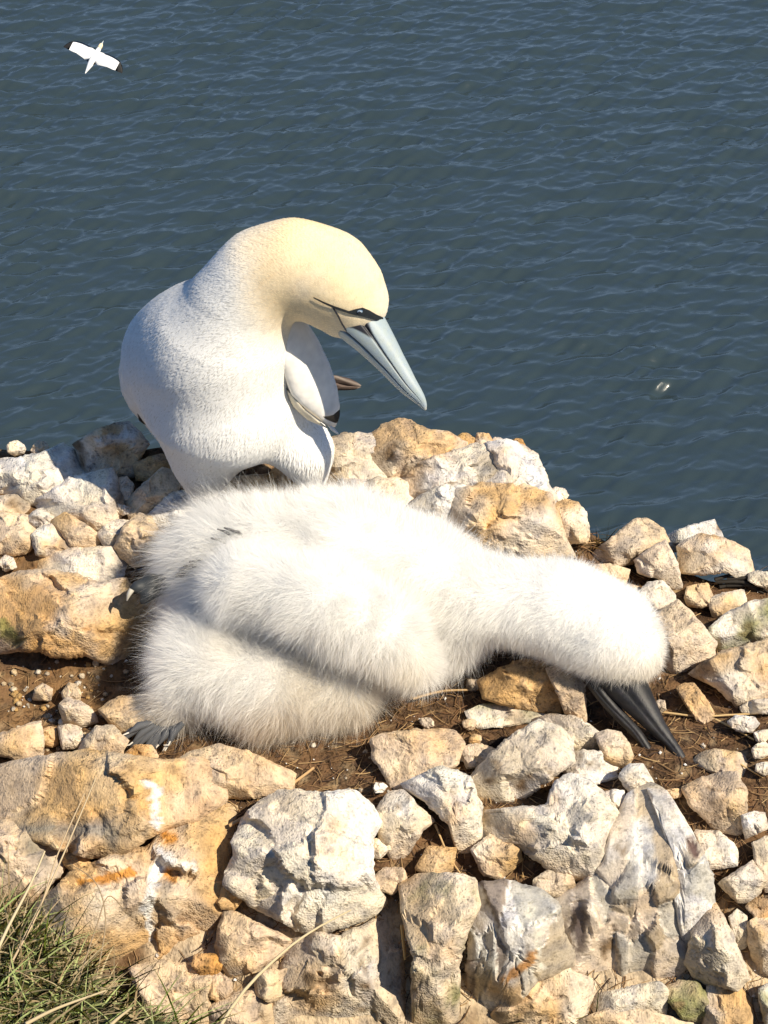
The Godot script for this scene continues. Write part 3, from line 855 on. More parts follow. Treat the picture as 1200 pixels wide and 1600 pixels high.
# ------------------------------------------------------------------ setting
func make_ledge() -> void:
	var b := Buf.new()
	var xs := PackedFloat32Array()
	var zs := PackedFloat32Array()
	for x in [-60.0, -25.0, -10.0, -5.0, -3.0, -2.0, -1.5, -1.2, -1.0, -0.88, -0.78, -0.7, -0.62]: xs.append(x)
	var x := -0.56
	while x < 0.561: xs.append(x); x += 0.0045
	for q in [0.62, 0.7, 0.78, 0.88, 1.0, 1.2, 1.5, 2.0, 3.0, 5.0, 10.0, 25.0, 60.0]: xs.append(q)
	for q in [0.96, 1.02, 1.07]: zs.append(q)
	var z := 1.10
	while z < 1.93: zs.append(z); z += 0.0045
	for q in [1.97, 2.02, 2.1, 2.25, 2.5, 3.0, 4.0, 6.0, 9.0, 13.0]: zs.append(q)
	var nx := xs.size()
	for j in zs.size():
		for k in nx:
			var h := ground(xs[k], minf(zs[j], 2.4))
			if zs[j] > 2.4: h -= (zs[j] - 2.4) * 6.2
			h = maxf(h, -66.0)
			var p := Vector3(xs[k], h, -zs[j])
			b.v.append(p)
			var n0 := nz_lo.get_noise_2d(p.x * 90.0, p.z * 90.0)
			var n1 := nz_hi.get_noise_2d(p.x * 420.0, p.z * 420.0)
			var n2 := nz_mid.get_noise_2d(p.x * 260.0 + 40.0, p.z * 260.0)
			var c := Color(0.17, 0.10, 0.053)
			c = mixc(c, Color(0.10, 0.06, 0.035), 0.5 + n0)
			c = mixc(c, Color(0.24, 0.14, 0.065), sm(-0.12, -0.28, p.x) * (0.45 + n0))       # sandier soil on that side
			c = mixc(c, Color(0.36, 0.26, 0.15), (n1 - 0.22) * 2.2)
			c = mixc(c, Color(0.03, 0.02, 0.014), (n2 - 0.25) * 2.0)
			c = mixc(c, Color(0.56, 0.44, 0.30), sm(1.325, 1.28, zs[j]) * (0.75 + 2.0 * n2 + 0.8 * n0))     # bare rock on the lower face
			c = mixc(c, Color(0.55, 0.46, 0.33), sm(1.9, 2.0, zs[j]))
			b.c.append(c)
	for j in zs.size() - 1:
		for k in nx - 1:
			var o := j * nx + k
			b.quad(o, o + nx, o + nx + 1, o + 1)
	var o := commit(b, "cliff_ledge", M.soil)
	tag(o, "", "", "", "structure")

func make_sea() -> void:
	var r := RandomNumberGenerator.new()
	r.seed = 5
	var level := -70.0
	var waves := []
	for k in 52:
		var len := 0.75 * pow(7.0, float(k) / 51.0) * r.randf_range(0.9, 1.1)
		var dir := deg_to_rad(106.0 + r.randfn(0.0, 34.0))
		var kk := TAU / len
		waves.append([cos(dir) * kk, sin(dir) * kk, r.randf() * TAU, 0.0106 * pow(len, 0.88)])
	var xs := PackedFloat32Array()
	var zs := PackedFloat32Array()
	for q in [-6000.0, -2000.0, -800.0, -300.0, -120.0, -70.0]: xs.append(q)
	var x := -54.0
	while x < 54.0: xs.append(x); x += 0.21
	for q in [70.0, 120.0, 300.0, 800.0, 2000.0, 6000.0]: xs.append(q)
	for q in [-3000.0, -500.0, -100.0, 0.0, 50.0, 80.0]: zs.append(q)
	var z := 92.0
	while z < 226.0: zs.append(z); z += 0.25
	for q in [235.0, 260.0, 320.0, 500.0, 900.0, 2000.0, 6000.0]: zs.append(q)
	var nx := xs.size()
	var b := Buf.new()
	b.v.resize(nx * zs.size())
	var wa := PackedFloat32Array(); var wb := PackedFloat32Array(); var wp := PackedFloat32Array(); var wh := PackedFloat32Array()
	for w in waves: wa.append(w[0]); wb.append(w[1]); wp.append(w[2]); wh.append(w[3])
	for j in zs.size():
		for k in nx:
			var px := xs[k]
			var pz := zs[j]
			var h := 0.0
			if absf(px) < 60.0 and pz > 90.0 and pz < 230.0:
				var gust := 0.9 + 0.45 * nz_lo.get_noise_2d(px * 0.9, pz * 0.9)
				for w in wa.size():
					var s := sin(wa[w] * px + wb[w] * pz + wp[w])
					h += wh[w] * (s + 0.22 * s * s)
				h *= gust
			b.v[j * nx + k] = Vector3(px, level + h, -pz)
	for j in zs.size() - 1:
		for k in nx - 1:
			var o := j * nx + k
			b.quad(o, o + nx, o + nx + 1, o + 1)
	var m := mat(0.15, Color(0.025, 0.038, 0.040), false, 0.6)
	var rip := noise(0.03, 77, FastNoiseLite.TYPE_SIMPLEX_SMOOTH, 4).get_seamless_image(512, 512)
	m.heightmap_enabled = true
	m.heightmap_texture = ImageTexture.create_from_image(rip)
	m.heightmap_scale = 0.5
	m.uv1_triplanar = true
	m.uv1_world_triplanar = true
	m.uv1_scale = Vector3.ONE * 0.19
	var o := commit(b, "sea", m, self, Vector3.ZERO, false)
	tag(o, "", "", "", "structure")

func bank_height(x: float, zz: float) -> float:
	var e := 1.045 - 0.10 * sm(-0.27, -0.15, x) - 0.4 * sm(-0.14, 0.12, x) + 0.03 * nz_lo.get_noise_1d(x * 50.0)
	var h := 0.224 + 0.02 * nz_lo.get_noise_2d(x * 40.0, zz * 40.0)
	var q := zz - e + 0.05
	if q > 0.0: h -= 3.0 * q * q / (q + 0.12)
	return h

func make_bank() -> void:
	var b := Buf.new()
	var xs := PackedFloat32Array([-40.0, -10.0, -4.0, -2.0, -1.2, -0.8])
	var x := -0.6
	while x < 0.3: xs.append(x); x += 0.02
	for q in [0.4, 0.6, 1.0, 2.0, 4.0, 10.0, 40.0]: xs.append(q)
	var zs := PackedFloat32Array([-30.0, -10.0, -4.0, -2.0, -1.0, -0.3, 0.2, 0.4])
	var z := 0.5
	while z < 1.12: zs.append(z); z += 0.02
	for q in [1.16, 1.2]: zs.append(q)
	for j in zs.size():
		for k in xs.size():
			var h := bank_height(xs[k], zs[j])
			if j == zs.size() - 1: h -= 3.0
			b.v.append(Vector3(xs[k], h, -zs[j]))
			var n := nz_mid.get_noise_2d(xs[k] * 200.0, zs[j] * 200.0)
			b.c.append(mixc(Color(0.10, 0.085, 0.04), Color(0.06, 0.08, 0.025), 0.5 + n))
	for j in zs.size() - 1:
		for k in xs.size() - 1:
			var o := j * xs.size() + k
			b.quad(o, o + xs.size(), o + xs.size() + 1, o + 1)
	tag(commit(b, "grass_bank", M.soil), "", "", "", "structure")
	# blades
	var r := RandomNumberGenerator.new()
	r.seed = 9
	var g := Buf.new()
	for k in 22000:
		var px := r.randf_range(-0.46, 0.02)
		var pz := r.randf_range(0.80, 1.08)
		if px > -0.20 and r.randf() < (px + 0.20) * 9.0: continue
		var thick := nz_lo.get_noise_2d(px * 70.0, pz * 70.0) + 0.5
		if r.randf() > thick + 0.35: continue
		var h := r.randf_range(0.014, 0.05) * (1.25 if r.randf() < 0.2 else 0.8)
		var dry := r.randf() < 0.62
		var col := Color(0.30, 0.39, 0.13) if not dry else Color(0.52, 0.42, 0.25)
		col = mixc(col, Color(0.42, 0.45, 0.19) if not dry else Color(0.30, 0.21, 0.11), r.randf())
		blade(g, Vector3(px, bank_height(px, pz) - 0.004, -pz), h, r.randf_range(0.00035, 0.0009), Vector3(r.randfn(0.35, 0.6), 1.0, r.randfn(0.0, 0.5)), r.randf_range(0.2, 1.3), col, r)
	var o := commit(g, "grass", M.grass)
	tag(o, "tuft of short green and dry grass at the near corner", "grass", "", "stuff")

func blade(g: Buf, p: Vector3, h: float, wide: float, dir: Vector3, bend: float, col: Color, r: RandomNumberGenerator) -> void:
	var d := dir.normalized()
	var side := d.cross(Vector3(r.randfn(0, 1), r.randfn(0, 0.2), r.randfn(0, 1))).normalized()
	var s := g.v.size()
	var nn := side.cross(d).normalized()
	if nn.y < 0: nn = -nn
	nn = (nn + Vector3(0, 0.7, 0.2)).normalized()
	var q := p
	for k in 5:
		var t := k / 4.0
		var w := wide * (1.0 - t * t * 0.92)
		g.v.append(q - side * w); g.v.append(q + side * w)
		g.n.append(nn); g.n.append(nn)
		g.c.append(col); g.c.append(col)
		d = (d + Vector3(dir.x, -0.9, dir.z).normalized() * bend * 0.28).normalized()
		q += d * h * 0.25
	for k in 4:
		var o := s + k * 2
		g.quad(o, o + 2, o + 3, o + 1)

func in_rock(px: float, py: float) -> bool:
	for pl in rock_outlines:
		if Geometry2D.is_point_in_polygon(Vector2(px, py), pl):
			return true
	return false

func make_litter() -> void:
	var r := RandomNumberGenerator.new()
	r.seed = 21
	# loose pebbles, each its own
	var shapes := []
	for k in 5:
		var b := Buf.new()
		var N := 12
		var Rr := 7
		for j in Rr + 1:
			var th := PI * j / Rr
			for i in N:
				var ph := TAU * i / N
				var d := Vector3(sin(th) * cos(ph), cos(th) * 0.7, sin(th) * sin(ph))
				var rad := 1.0 + 0.5 * nz_cell.get_noise_3dv(d * 26.0 + Vector3(k * 50, 0, 0)) + 0.25 * nz_mid.get_noise_3dv(d * 22.0 + Vector3(0, k * 30, 0))
				b.v.append(d * rad)
				b.c.append(mixc([Color(0.52, 0.40, 0.25), Color(0.58, 0.49, 0.36), Color(0.50, 0.31, 0.12), Color(0.6, 0.55, 0.47), Color(0.40, 0.33, 0.25)][k], Color(0.3, 0.2, 0.1), 0.4 * nz_mid.get_noise_3dv(d * 40.0)))
		for j in Rr:
			for i in N:
				var o := j * N
				b.quad(o + i, o + N + i, o + N + (i + 1) % N, o + (i + 1) % N)
		b.smooth()
		shapes.append(b)
	var zones := [[0, 205, 1035, 1185, 75, "small golden pebble on brown soil below the big flat block", "pebbles in the soil below the flat block"], [450, 620, 1150, 1300, 8, "small pale pebble in litter before the chick's belly", "pebbles before the chick's belly"], [880, 1200, 850, 1240, 12, "small pale pebble in soil around the chick's head and bill", "pebbles around the chick's head"], [600, 920, 1140, 1400, 10, "small pale pebble in soil among the foreground rocks", "pebbles among the foreground rocks"], [100, 330, 740, 900, 8, "small shaded pebble behind the chick's rump", "pebbles behind the chick's rump"]]
	for zn in zones:
		var made := 0
		var tries := 0
		while made < zn[4] and tries < 600:
			tries += 1
			var px := r.randf_range(zn[0], zn[1])
			var py := r.randf_range(zn[2], zn[3])
			if in_rock(px, py): continue
			var gd := ground_depth(px, py)
			if gd > 2.15: continue
			var p := at(px, py, gd)
			var size := 0.0016 + (0.0052 if zn[0] == 0 else 0.003) * pow(r.randf(), 2.2)
			var o := commit_shared(shapes[r.randi() % 5], "pebble")
			o.position = (p + Vector3(0, size * 0.25, 0)) * K
			o.scale = Vector3.ONE * size * K
			o.rotation = Vector3(r.randf_range(-0.5, 0.5), r.randf() * TAU, r.randf_range(-0.5, 0.5))
			tag(o, zn[5], "pebble", zn[6])
			made += 1
	# straw and root litter, beyond counting
	var b := Buf.new()
	for k in 9000:
		var px := r.randf_range(-10, 1210)
		var py := r.randf_range(780, 1600)
		if px < 210 and py < 1200 and r.randf() < 0.8: continue
		if in_rock(px, py) and r.randf() < 0.97: continue
		var gd := ground_depth(px, py)
		if gd > 2.19: continue
		var p := at(px, py, gd - 0.001)
		if -p.z > edge_at(p.x) - 0.02: continue
		var len := r.randf_range(0.004, 0.026)
		var a := r.randf() * TAU
		var d := Vector3(cos(a), r.randf_range(-0.1, 0.3), sin(a)).normalized()
		var side := Vector3(-d.z, 0, d.x) * r.randfn(0.0, 0.15)
		var col := mixc(Color(0.17, 0.09, 0.04), Color(0.46, 0.31, 0.15), pow(r.randf(), 2.0))
		if r.randf() < 0.25: col = Color(0.05, 0.03, 0.02)
		var pts := PackedVector3Array()
		for j in 4:
			var t := j / 3.0 - 0.5
			var q := p + d * len * t + side * len * (t * t * 2.0)
			q.y = maxf(q.y, ground(q.x, -q.z) + 0.0008) + 0.001
			pts.append(q)
		var w := r.randf_range(0.0002, 0.0005)
		tube(b, pts, PackedFloat32Array([w, w, w, w * 0.6]), 4, col)
	tag(commit(b, "straw_litter", M.straw), "litter of brown straw and root fibres on the soil", "litter", "", "stuff")
	# specks of droppings and down
	b = Buf.new()
	for k in 500:
		var px := r.randf_range(0, 1200)
		var py := r.randf_range(830, 1560)
		if in_rock(px, py): continue
		var gd := ground_depth(px, py)
		if gd > 2.15: continue
		var p := at(px, py, gd - 0.001) + Vector3(0, 0.001, 0)
		if -p.z > edge_at(p.x) - 0.02: continue
		var s := 0.0006 + 0.0016 * pow(r.randf(), 2.5)
		var a := r.randf() * TAU
		var d := Vector3(cos(a), 0.3, sin(a)) * s
		var e := Vector3(-sin(a), 0.2, cos(a)) * s * r.randf_range(0.4, 1.0)
		var o := b.v.size()
		for q in [p - d, p + e, p + d, p - e, p + Vector3(0, s, 0)]:
			b.v.append(q); b.c.append(Color(0.62, 0.60, 0.57))
		for j in 4: b.tri(o + 4, o + j, o + (j + 1) % 4)
	tag(commit(b, "down_flecks", M.straw), "white flecks of down and dropping scattered over the soil", "flecks", "", "stuff")
	# single stalks
	stalk("dry_stalk", "thick yellow straw lying above the overhanging pale slab", [[905, 1226], [930, 1234], [975, 1248]], 0.0016, Color(0.56, 0.38, 0.15), 0.008)
	stalk("dry_stalk", "long brown stalk lying from the tan slab to the pitted boulder", [[358, 1290], [400, 1266], [455, 1226], [490, 1200]], 0.0018, Color(0.42, 0.27, 0.13), 0.012)
	stalk("dry_stalk", "long straw beside the chick's bill, nearly level", [[1030, 1112], [1090, 1119], [1140, 1117], [1195, 1114]], 0.0012, Color(0.50, 0.35, 0.17), 0.008)
	stalk("dry_stalk", "straw slanting down towards the picture's edge beyond the chick's bill", [[1118, 1124], [1150, 1140], [1178, 1156]], 0.0011, Color(0.54, 0.38, 0.18), 0.008)
	stalk("dry_stalk", "bent straw standing in the crack beside the lichened pillar", [[628, 1445], [630, 1470], [633, 1500]], 0.0016, Color(0.55, 0.36, 0.14), 0.02)
	stalk("dry_stalk", "stalk lying under the chick's neck", [[645, 1092], [690, 1080], [735, 1078], [775, 1076]], 0.0014, Color(0.36, 0.24, 0.12), 0.012)
	stalk("dry_stalk", "thin straw leaning from the white faced stone to the pillar", [[680, 1288], [700, 1335], [722, 1368], [740, 1385]], 0.0010, Color(0.45, 0.30, 0.14), 0.015)
	stalk("dry_stalk", "straw beside the small knobbed stone's hollow", [[1120, 1175], [1150, 1190], [1192, 1215]], 0.0010, Color(0.5, 0.34, 0.15), 0.008)
	# dung
	var gb := Blob.new()
	for k in 9:
		var q := at(748 + r.randf() * 50, 1150 + r.randf() * 22, ground_depth(770, 1165) - 0.004)
		gb.bone(q, q + Vector3(r.randfn(0, 0.006), 0.001, r.randfn(0, 0.004)), 0.0045, 0.003, 0.002)
	var db := blob_mesh(gb, 0.0018)
	for k in db.v.size(): db.c.append(Color(0.03, 0.022, 0.016))
	tag(commit(db, "dung", M.soil, self, gb.a[0]), "dark brown lump of dung on the soil among cream rocks", "dung")
	# charred twigs
	b = Buf.new()
	for k in 7:
		var p := at(1112 + r.randf() * 30, 905 + r.randf() * 16, ground_depth(1125, 915) - 0.006)
		tube(b, PackedVector3Array([p, p + Vector3(0.02, 0.003, r.randf_range(-0.006, 0.006)), p + Vector3(0.036, -0.002, r.randf_range(0.0, 0.012))]), PackedFloat32Array([0.0022, 0.0018, 0.001]), 5, Color(0.02, 0.017, 0.015))
	tag(commit(b, "twig_cluster", M.straw), "cluster of blackened twigs behind the lichened edge rock", "twigs")
	# dry tussocks
	for spot in [[930, 852, 60, "tuft of rust brown dry roots between the domed and pointed rocks", 0.03], [1190, 905, 26, "dry brown tuft on the far edge at the picture's side", 0.018], [870, 1592, 26, "small green grass tuft at the foot of the flint block", 0.032], [520, 1465, 46, "tangle of dry roots hanging below the pitted boulder", 0.035]]:
		var g := Buf.new()
		var p0 := at(spot[0], spot[1], ground_depth(spot[0], spot[1]) - 0.01)
		for k in spot[2]:
			var green: bool = spot[0] == 870
			var col := mixc(Color(0.26, 0.13, 0.06), Color(0.46, 0.30, 0.15), r.randf()) if not green else mixc(Color(0.10, 0.14, 0.03), Color(0.3, 0.25, 0.12), r.randf())
			var up := 1.0 if spot[0] != 520 else -0.3
			blade(g, p0 + Vector3(r.randfn(0, 0.012), r.randfn(0, 0.002), r.randfn(0, 0.008)), spot[4] * r.randf_range(0.5, 1.2), 0.0006, Vector3(r.randfn(0, 0.9), up, r.randfn(0.3, 0.7)), r.randf_range(0.3, 1.2), col, r)
		var o := commit(g, "dry_tuft" if spot[0] != 870 else "grass_tuft", M.grass, self, p0)
		tag(o, spot[3], "plant")
	# tall dry grass stems of the near bank
	stem("dry_grass", "pale bent seed stem crossing in front of the big pitted boulder", [[300, 1680, 1.30], [372, 1560, 1.36], [440, 1490, 1.40], [492, 1452, 1.43], [548, 1422, 1.46]], 0.0022, Color(0.50, 0.40, 0.24))
	stem("dry_grass", "long fading dry stem rising across the long streaked slab", [[30, 1480, 1.33], [70, 1400, 1.37], [110, 1310, 1.40], [150, 1215, 1.43]], 0.0014, Color(0.46, 0.36, 0.22))
	stem("dry_grass", "dry stem beside the long fading stem, leaning the same way", [[20, 1500, 1.31], [62, 1420, 1.35], [92, 1330, 1.38], [132, 1240, 1.41]], 0.0013, Color(0.44, 0.33, 0.2))
	stem("dry_grass", "thick pale stem at the picture's edge above the grass", [[-20, 1520, 1.28], [12, 1450, 1.31], [46, 1385, 1.34], [70, 1330, 1.36]], 0.0020, Color(0.52, 0.42, 0.26))
	stem("dry_grass", "arched brown stem over the craggy rusty block", [[150, 1530, 1.33], [165, 1440, 1.36], [150, 1380, 1.38], [110, 1350, 1.40]], 0.0009, Color(0.30, 0.22, 0.13))
	stem("dry_grass", "thin brown stem leaning over the craggy block's front", [[120, 1540, 1.32], [150, 1450, 1.35], [170, 1400, 1.38], [200, 1430, 1.40]], 0.0009, Color(0.28, 0.2, 0.12))
	stem("dry_grass", "stout dry stem lying across the grass", [[40, 1600, 1.25], [90, 1575, 1.27], [165, 1548, 1.29]], 0.0022, Color(0.42, 0.34, 0.2))
	stem("dry_grass", "blurred dry stem at the bottom edge of the grass", [[150, 1625, 1.24], [180, 1595, 1.26], [205, 1575, 1.28]], 0.0024, Color(0.45, 0.36, 0.21))

func commit_shared(b: Buf, called: String) -> MeshInstance3D:
	if not M.has(b):
		var arr := []
		arr.resize(Mesh.ARRAY_MAX)
		arr[Mesh.ARRAY_VERTEX] = b.v; arr[Mesh.ARRAY_NORMAL] = b.n; arr[Mesh.ARRAY_COLOR] = b.c; arr[Mesh.ARRAY_INDEX] = b.i
		var am := ArrayMesh.new()
		am.add_surface_from_arrays(Mesh.PRIMITIVE_TRIANGLES, arr)
		M[b] = am
	var o := MeshInstance3D.new()
	o.mesh = M[b]
	o.material_override = M.rock
	o.name = numbered(called)
	add_child(o)
	return o

func bow(pts: PackedVector3Array, n: int) -> PackedVector3Array:
	var out := PackedVector3Array()
	for k in n + 1:
		var t := float(k) / n * (pts.size() - 1)
		var j := mini(int(t), pts.size() - 2)
		out.append(pts[j].cubic_interpolate(pts[j + 1], pts[maxi(j - 1, 0)], pts[mini(j + 2, pts.size() - 1)], t - j))
	return out

func stalk(called: String, label: String, path: Array, w: float, col: Color, up: float) -> void:
	var pts := PackedVector3Array()
	for p in path:
		pts.append(at(p[0], p[1], ground_depth(p[0], p[1]) - up))
	var q := bow(pts, 8)
	var rad := PackedFloat32Array()
	for k in q.size(): rad.append(w * (1.0 - 0.35 * k / q.size()))
	var b := Buf.new()
	tube(b, q, rad, 6, col)
	tag(commit(b, called, M.straw, self, q[0]), label, "straw")

func stem(called: String, label: String, path: Array, w: float, col: Color) -> void:
	var pts := PackedVector3Array()
	for p in path: pts.append(at(p[0], p[1], p[2]))
	var q := bow(pts, 14)
	var rad := PackedFloat32Array()
	for k in q.size(): rad.append(w * 0.62 * (1.0 - 0.6 * k / q.size()))
	var b := Buf.new()
	tube(b, q, rad, 6, col)
	tag(commit(b, called, M.straw, self, q[0]), label, "grass stem")

# ------------------------------------------------------------------ birds
func loft(b: Buf, axis: PackedVector3Array, wide: PackedFloat32Array, deep: PackedFloat32Array, across: Vector3, seg: int, paint: Callable, shape: Callable) -> void:
	# cross-sections along an axis; angle 0 faces the side vector, 90 degrees the across vector
	var start := b.v.size()
	var n := axis.size()
	for j in n:
		var t := (axis[mini(j + 1, n - 1)] - axis[maxi(j - 1, 0)]).normalized()
		var u := (across - t * across.dot(t)).normalized()
		var f := t.cross(u).normalized()
		for k in seg:
			var a := TAU * k / seg
			var m: float = shape.call(float(j) / (n - 1), a)
			b.v.append(axis[j] + (f * cos(a) * deep[j] + u * sin(a) * wide[j]) * m)
			b.c.append(paint.call(float(j) / (n - 1), a))
	for j in n - 1:
		for k in seg:
			var k2 := (k + 1) % seg
			var p := start + j * seg
			b.quad(p + k, p + seg + k, p + seg + k2, p + k2)
	for e in [0, n - 1]:
		var c := b.v.size()
		b.v.append(axis[e]); b.c.append(b.c[start + e * seg])
		for k in seg:
			var k2: int = (k + 1) % seg
			var p: int = start + e * seg
			if e == 0: b.tri(c, p + k, p + k2)
			else: b.tri(c, p + k2, p + k)

# a feathered pad (a folded wing, a feather): outline, distance, bulge to both sides
func pad(outline: Array, zz: float, bulge: float, paint: Callable, lean := Vector2.ZERO, nr := 16, na := 72) -> Buf:
	var pl := poly(outline)
	var c := centre_of(pl)
	var b := Buf.new()
	for side in 2:
		for ring in nr + 1:
			var t := float(ring) / nr
			if side == 1 and ring == nr: break
			for k in na:
				var a := TAU * k / na
				var q := c + Vector2(cos(a), sin(a)) * outline_radius(pl, c, a) * t
				var z := zz + (q.x - c.x) * lean.x + (q.y - c.y) * lean.y
				var w := bulge * sqrt(maxf(0.0, 1.0 - t * t))
				b.v.append(at_z(q.x, q.y, z - (w if side == 0 else -w * 0.6)))
				b.c.append(paint.call(q))
	for ring in nr:
		for k in na:
			var k2 := (k + 1) % na
			b.quad(ring * na + k, ring * na + na + k, ring * na + na + k2, ring * na + k2)
	var s := (nr + 1) * na
	for ring in nr - 1:
		for k in na:
			var k2 := (k + 1) % na
			b.quad(s + ring * na + k2, s + ring * na + na + k2, s + ring * na + na + k, s + ring * na + k)
	for k in na:
		var k2 := (k + 1) % na
		b.quad(s + (nr - 1) * na + k2, nr * na + k2, nr * na + k, s + (nr - 1) * na + k)
	return b

func limb(s: Blob, list: Array, k: float, shrink := 0.0) -> void:
	for j in list.size() - 1:
		var p: Array = list[j]
		var q: Array = list[j + 1]
		var a := at_z(p[0], p[1], p[3])
		var e := at_z(q[0], q[1], q[3])
		var s0: float = p[3] / -ray(p[0], p[1]).z / FPX
		var s1: float = q[3] / -ray(q[0], q[1]).z / FPX
		s.bone(a, e, (p[2] - shrink) * s0, (q[2] - shrink) * s1, k)

func on_skin(s: Blob, px: float, py: float, from := 1.4) -> Vector3:
	var r := ray(px, py)
	var d := from
	for k in 120:
		var e := s.d(EYE + r * d)
		if e < 0.0004: break
		d += maxf(e * 0.8, 0.0004)
		if d > 2.4: break
	return EYE + r * d

func make_adult() -> void:
	var s := Blob.new()
	limb(s, [[338, 562, 116, 1.71], [360, 630, 104, 1.70]], 0.05)                     # breast and belly
	limb(s, [[302, 562, 88, 1.77], [335, 590, 80, 1.84], [400, 605, 40, 1.95]], 0.06) # back
	limb(s, [[342, 512, 56, 1.72], [292, 562, 76, 1.755]], 0.05)
	limb(s, [[366, 528, 80, 1.69], [378, 474, 62, 1.69], [414, 425, 56, 1.69], [464, 411, 57, 1.685]], 0.035)  # neck
	limb(s, [[464, 411, 57, 1.685], [516, 431, 60, 1.68], [549, 463, 46, 1.675], [561, 477, 37, 1.672]], 0.025)  # head
	limb(s, [[498, 462, 28, 1.68], [530, 497, 21, 1.675]], 0.025)                     # throat
	limb(s, [[318, 660, 74, 1.70], [318, 715, 40, 1.70], [318, 752, 26, 1.70]], 0.03) # thighs
	limb(s, [[446, 655, 52, 1.715], [476, 705, 34, 1.70], [487, 742, 22, 1.70]], 0.03)
	var foot := at_z(400, 811, 1.70)
	var g := base("gannet", foot, "adult white gannet with buff head bowed over the sleeping chick", "gannet", "")
	var body := blob_mesh(s, 0.0042)
	var head := at_z(500, 425, 1.67)
	var crown := at_z(430, 400, 1.68)
	var hs := at_z(560, 450, 1.635)
	for k in body.v.size():
		var p := body.v[k]
		var d := minf(p.distance_to(head) - 0.02, p.distance_to(crown) + 0.012)
		var n := nz_mid.get_noise_3dv(p * 130.0)
		var f := sm(0.070, 0.022, d + 0.012 * n)
		var c := Color(0.77, 0.765, 0.745)
		c = c.lerp(Color(0.82, 0.63, 0.33), f * (0.78 + 0.35 * n))
		c = c.lerp(Color(0.80, 0.68, 0.47), 0.8 * sm(0.05, 0.015, p.distance_to(hs)))
		c = c.lerp(Color(0.66, 0.64, 0.6), clampf(nz_hi.get_noise_3dv(p * 240.0) - 0.15, 0, 1) * 0.6)
		body.c.append(c)
	commit(body, "body", M.plumage, g, foot)
	# contour plumage: fine barbs lying on the skin in tufts, pointing away from the bill
	var fr := RandomNumberGenerator.new()
	fr.seed = 8
	var fbuf := Buf.new()
	var gape := at_z(560, 490, 1.665)
	for t in range(0, body.i.size(), 3):
		for rep in 4:
			var i0 := body.i[t]
			var u := fr.randf()
			var w := fr.randf() * (1.0 - u)
			var p := body.v[i0] + (body.v[body.i[t + 1]] - body.v[i0]) * u + (body.v[body.i[t + 2]] - body.v[i0]) * w
			var n := body.n[i0]
			var far := sm(0.05, 0.17, p.distance_to(gape))
			var tuft := Vector3(nz_hi.get_noise_3dv(p * 700.0), nz_hi.get_noise_3dv(p * 700.0 + Vector3(70, 0, 0)), nz_hi.get_noise_3dv(p * 700.0 + Vector3(0, 70, 0)))
			var d := (p - gape).normalized() + Vector3(0, -0.5 * far, 0) + tuft * 0.45 + Vector3(fr.randfn(0, 0.15), fr.randfn(0, 0.15), fr.randfn(0, 0.15))
			d = (d - n * d.dot(n)).normalized()
			var sd := d.cross(n).normalized()
			var L := lerpf(0.002, 0.0055, far) * fr.randf_range(0.6, 1.2)
			var W := lerpf(0.0003, 0.0006, far)
			var up := n * (L * (0.03 + 0.06 * fr.randf() + 0.08 * maxf(tuft.x, 0.0)))
			var c := body.c[i0] * fr.randf_range(1.08, 1.17)
			var o := fbuf.v.size()
			var nn := (n - d * 0.12).normalized()
			for q in [p - sd * W, p + sd * W, p + d * L + up]:
				fbuf.v.append(q); fbuf.c.append(c); fbuf.n.append(nn)
			var m := (fbuf.v[o + 2] - fbuf.v[o]).cross(fbuf.v[o + 1] - fbuf.v[o])
			if m.dot(n) > 0.0: fbuf.tri(o, o + 1, o + 2)
			else: fbuf.tri(o, o + 2, o + 1)
	var ff := commit(fbuf, "plumage", M.barbs, g, foot)
	ff.set_meta("kind", "stuff")
	# bill
	var axis := PackedVector3Array()
	var wide := PackedFloat32Array()
	var deep := PackedFloat32Array()
	var path := [[540, 474, 38, 39, 1.673], [558, 498, 38.5, 40, 1.667], [585, 531, 30.5, 28, 1.655], [612, 567, 22.5, 19, 1.643], [636, 600, 16, 13, 1.631], [652, 619, 11, 8.5, 1.625], [660, 630, 7, 5, 1.622], [664, 638, 3, 2.5, 1.620], [665, 641, 0.6, 0.6, 1.619]]
	var pc := PackedVector3Array()
	for p in path: pc.append(at_z(p[0], p[1], p[4]))
	var nn := 110
	axis = bow(pc, nn)
	var sc := 1.6 / 0.82 / FPX
	for k in nn + 1:
		var t := float(k) / nn * (path.size() - 1)
		var j := mini(int(t), path.size() - 2)
		wide.append(lerpf(path[j][2], path[j + 1][2], t - j) * sc)
		deep.append(lerpf(path[j][3], path[j + 1][3], t - j) * sc)
	var across := (at_z(603, 497, 1.68) - at_z(548, 528, 1.69)).normalized()
	var lines := func(t: float, a: float) -> float:
		# how deep in a groove: the cutting edge, the upper mandible's groove, the gular edge
		var y := sin(a)
		var g1 := exp(-pow((y - (-0.30 + 0.05 * t)) / 0.045, 2.0)) * sm(0.03, 0.1, t) * sm(0.97, 0.9, t)
		var y2 := lerpf(0.55, 0.30, sm(0.1, 0.5, t))
		var g2 := exp(-pow((y - y2) / 0.05, 2.0)) * sm(0.1, 0.16, t) * sm(0.93, 0.7, t) * (1.0 - 0.5 * sm(0.35, 0.7, t))
		return clampf((g1 + g2) * 1.25, 0.0, 1.0)
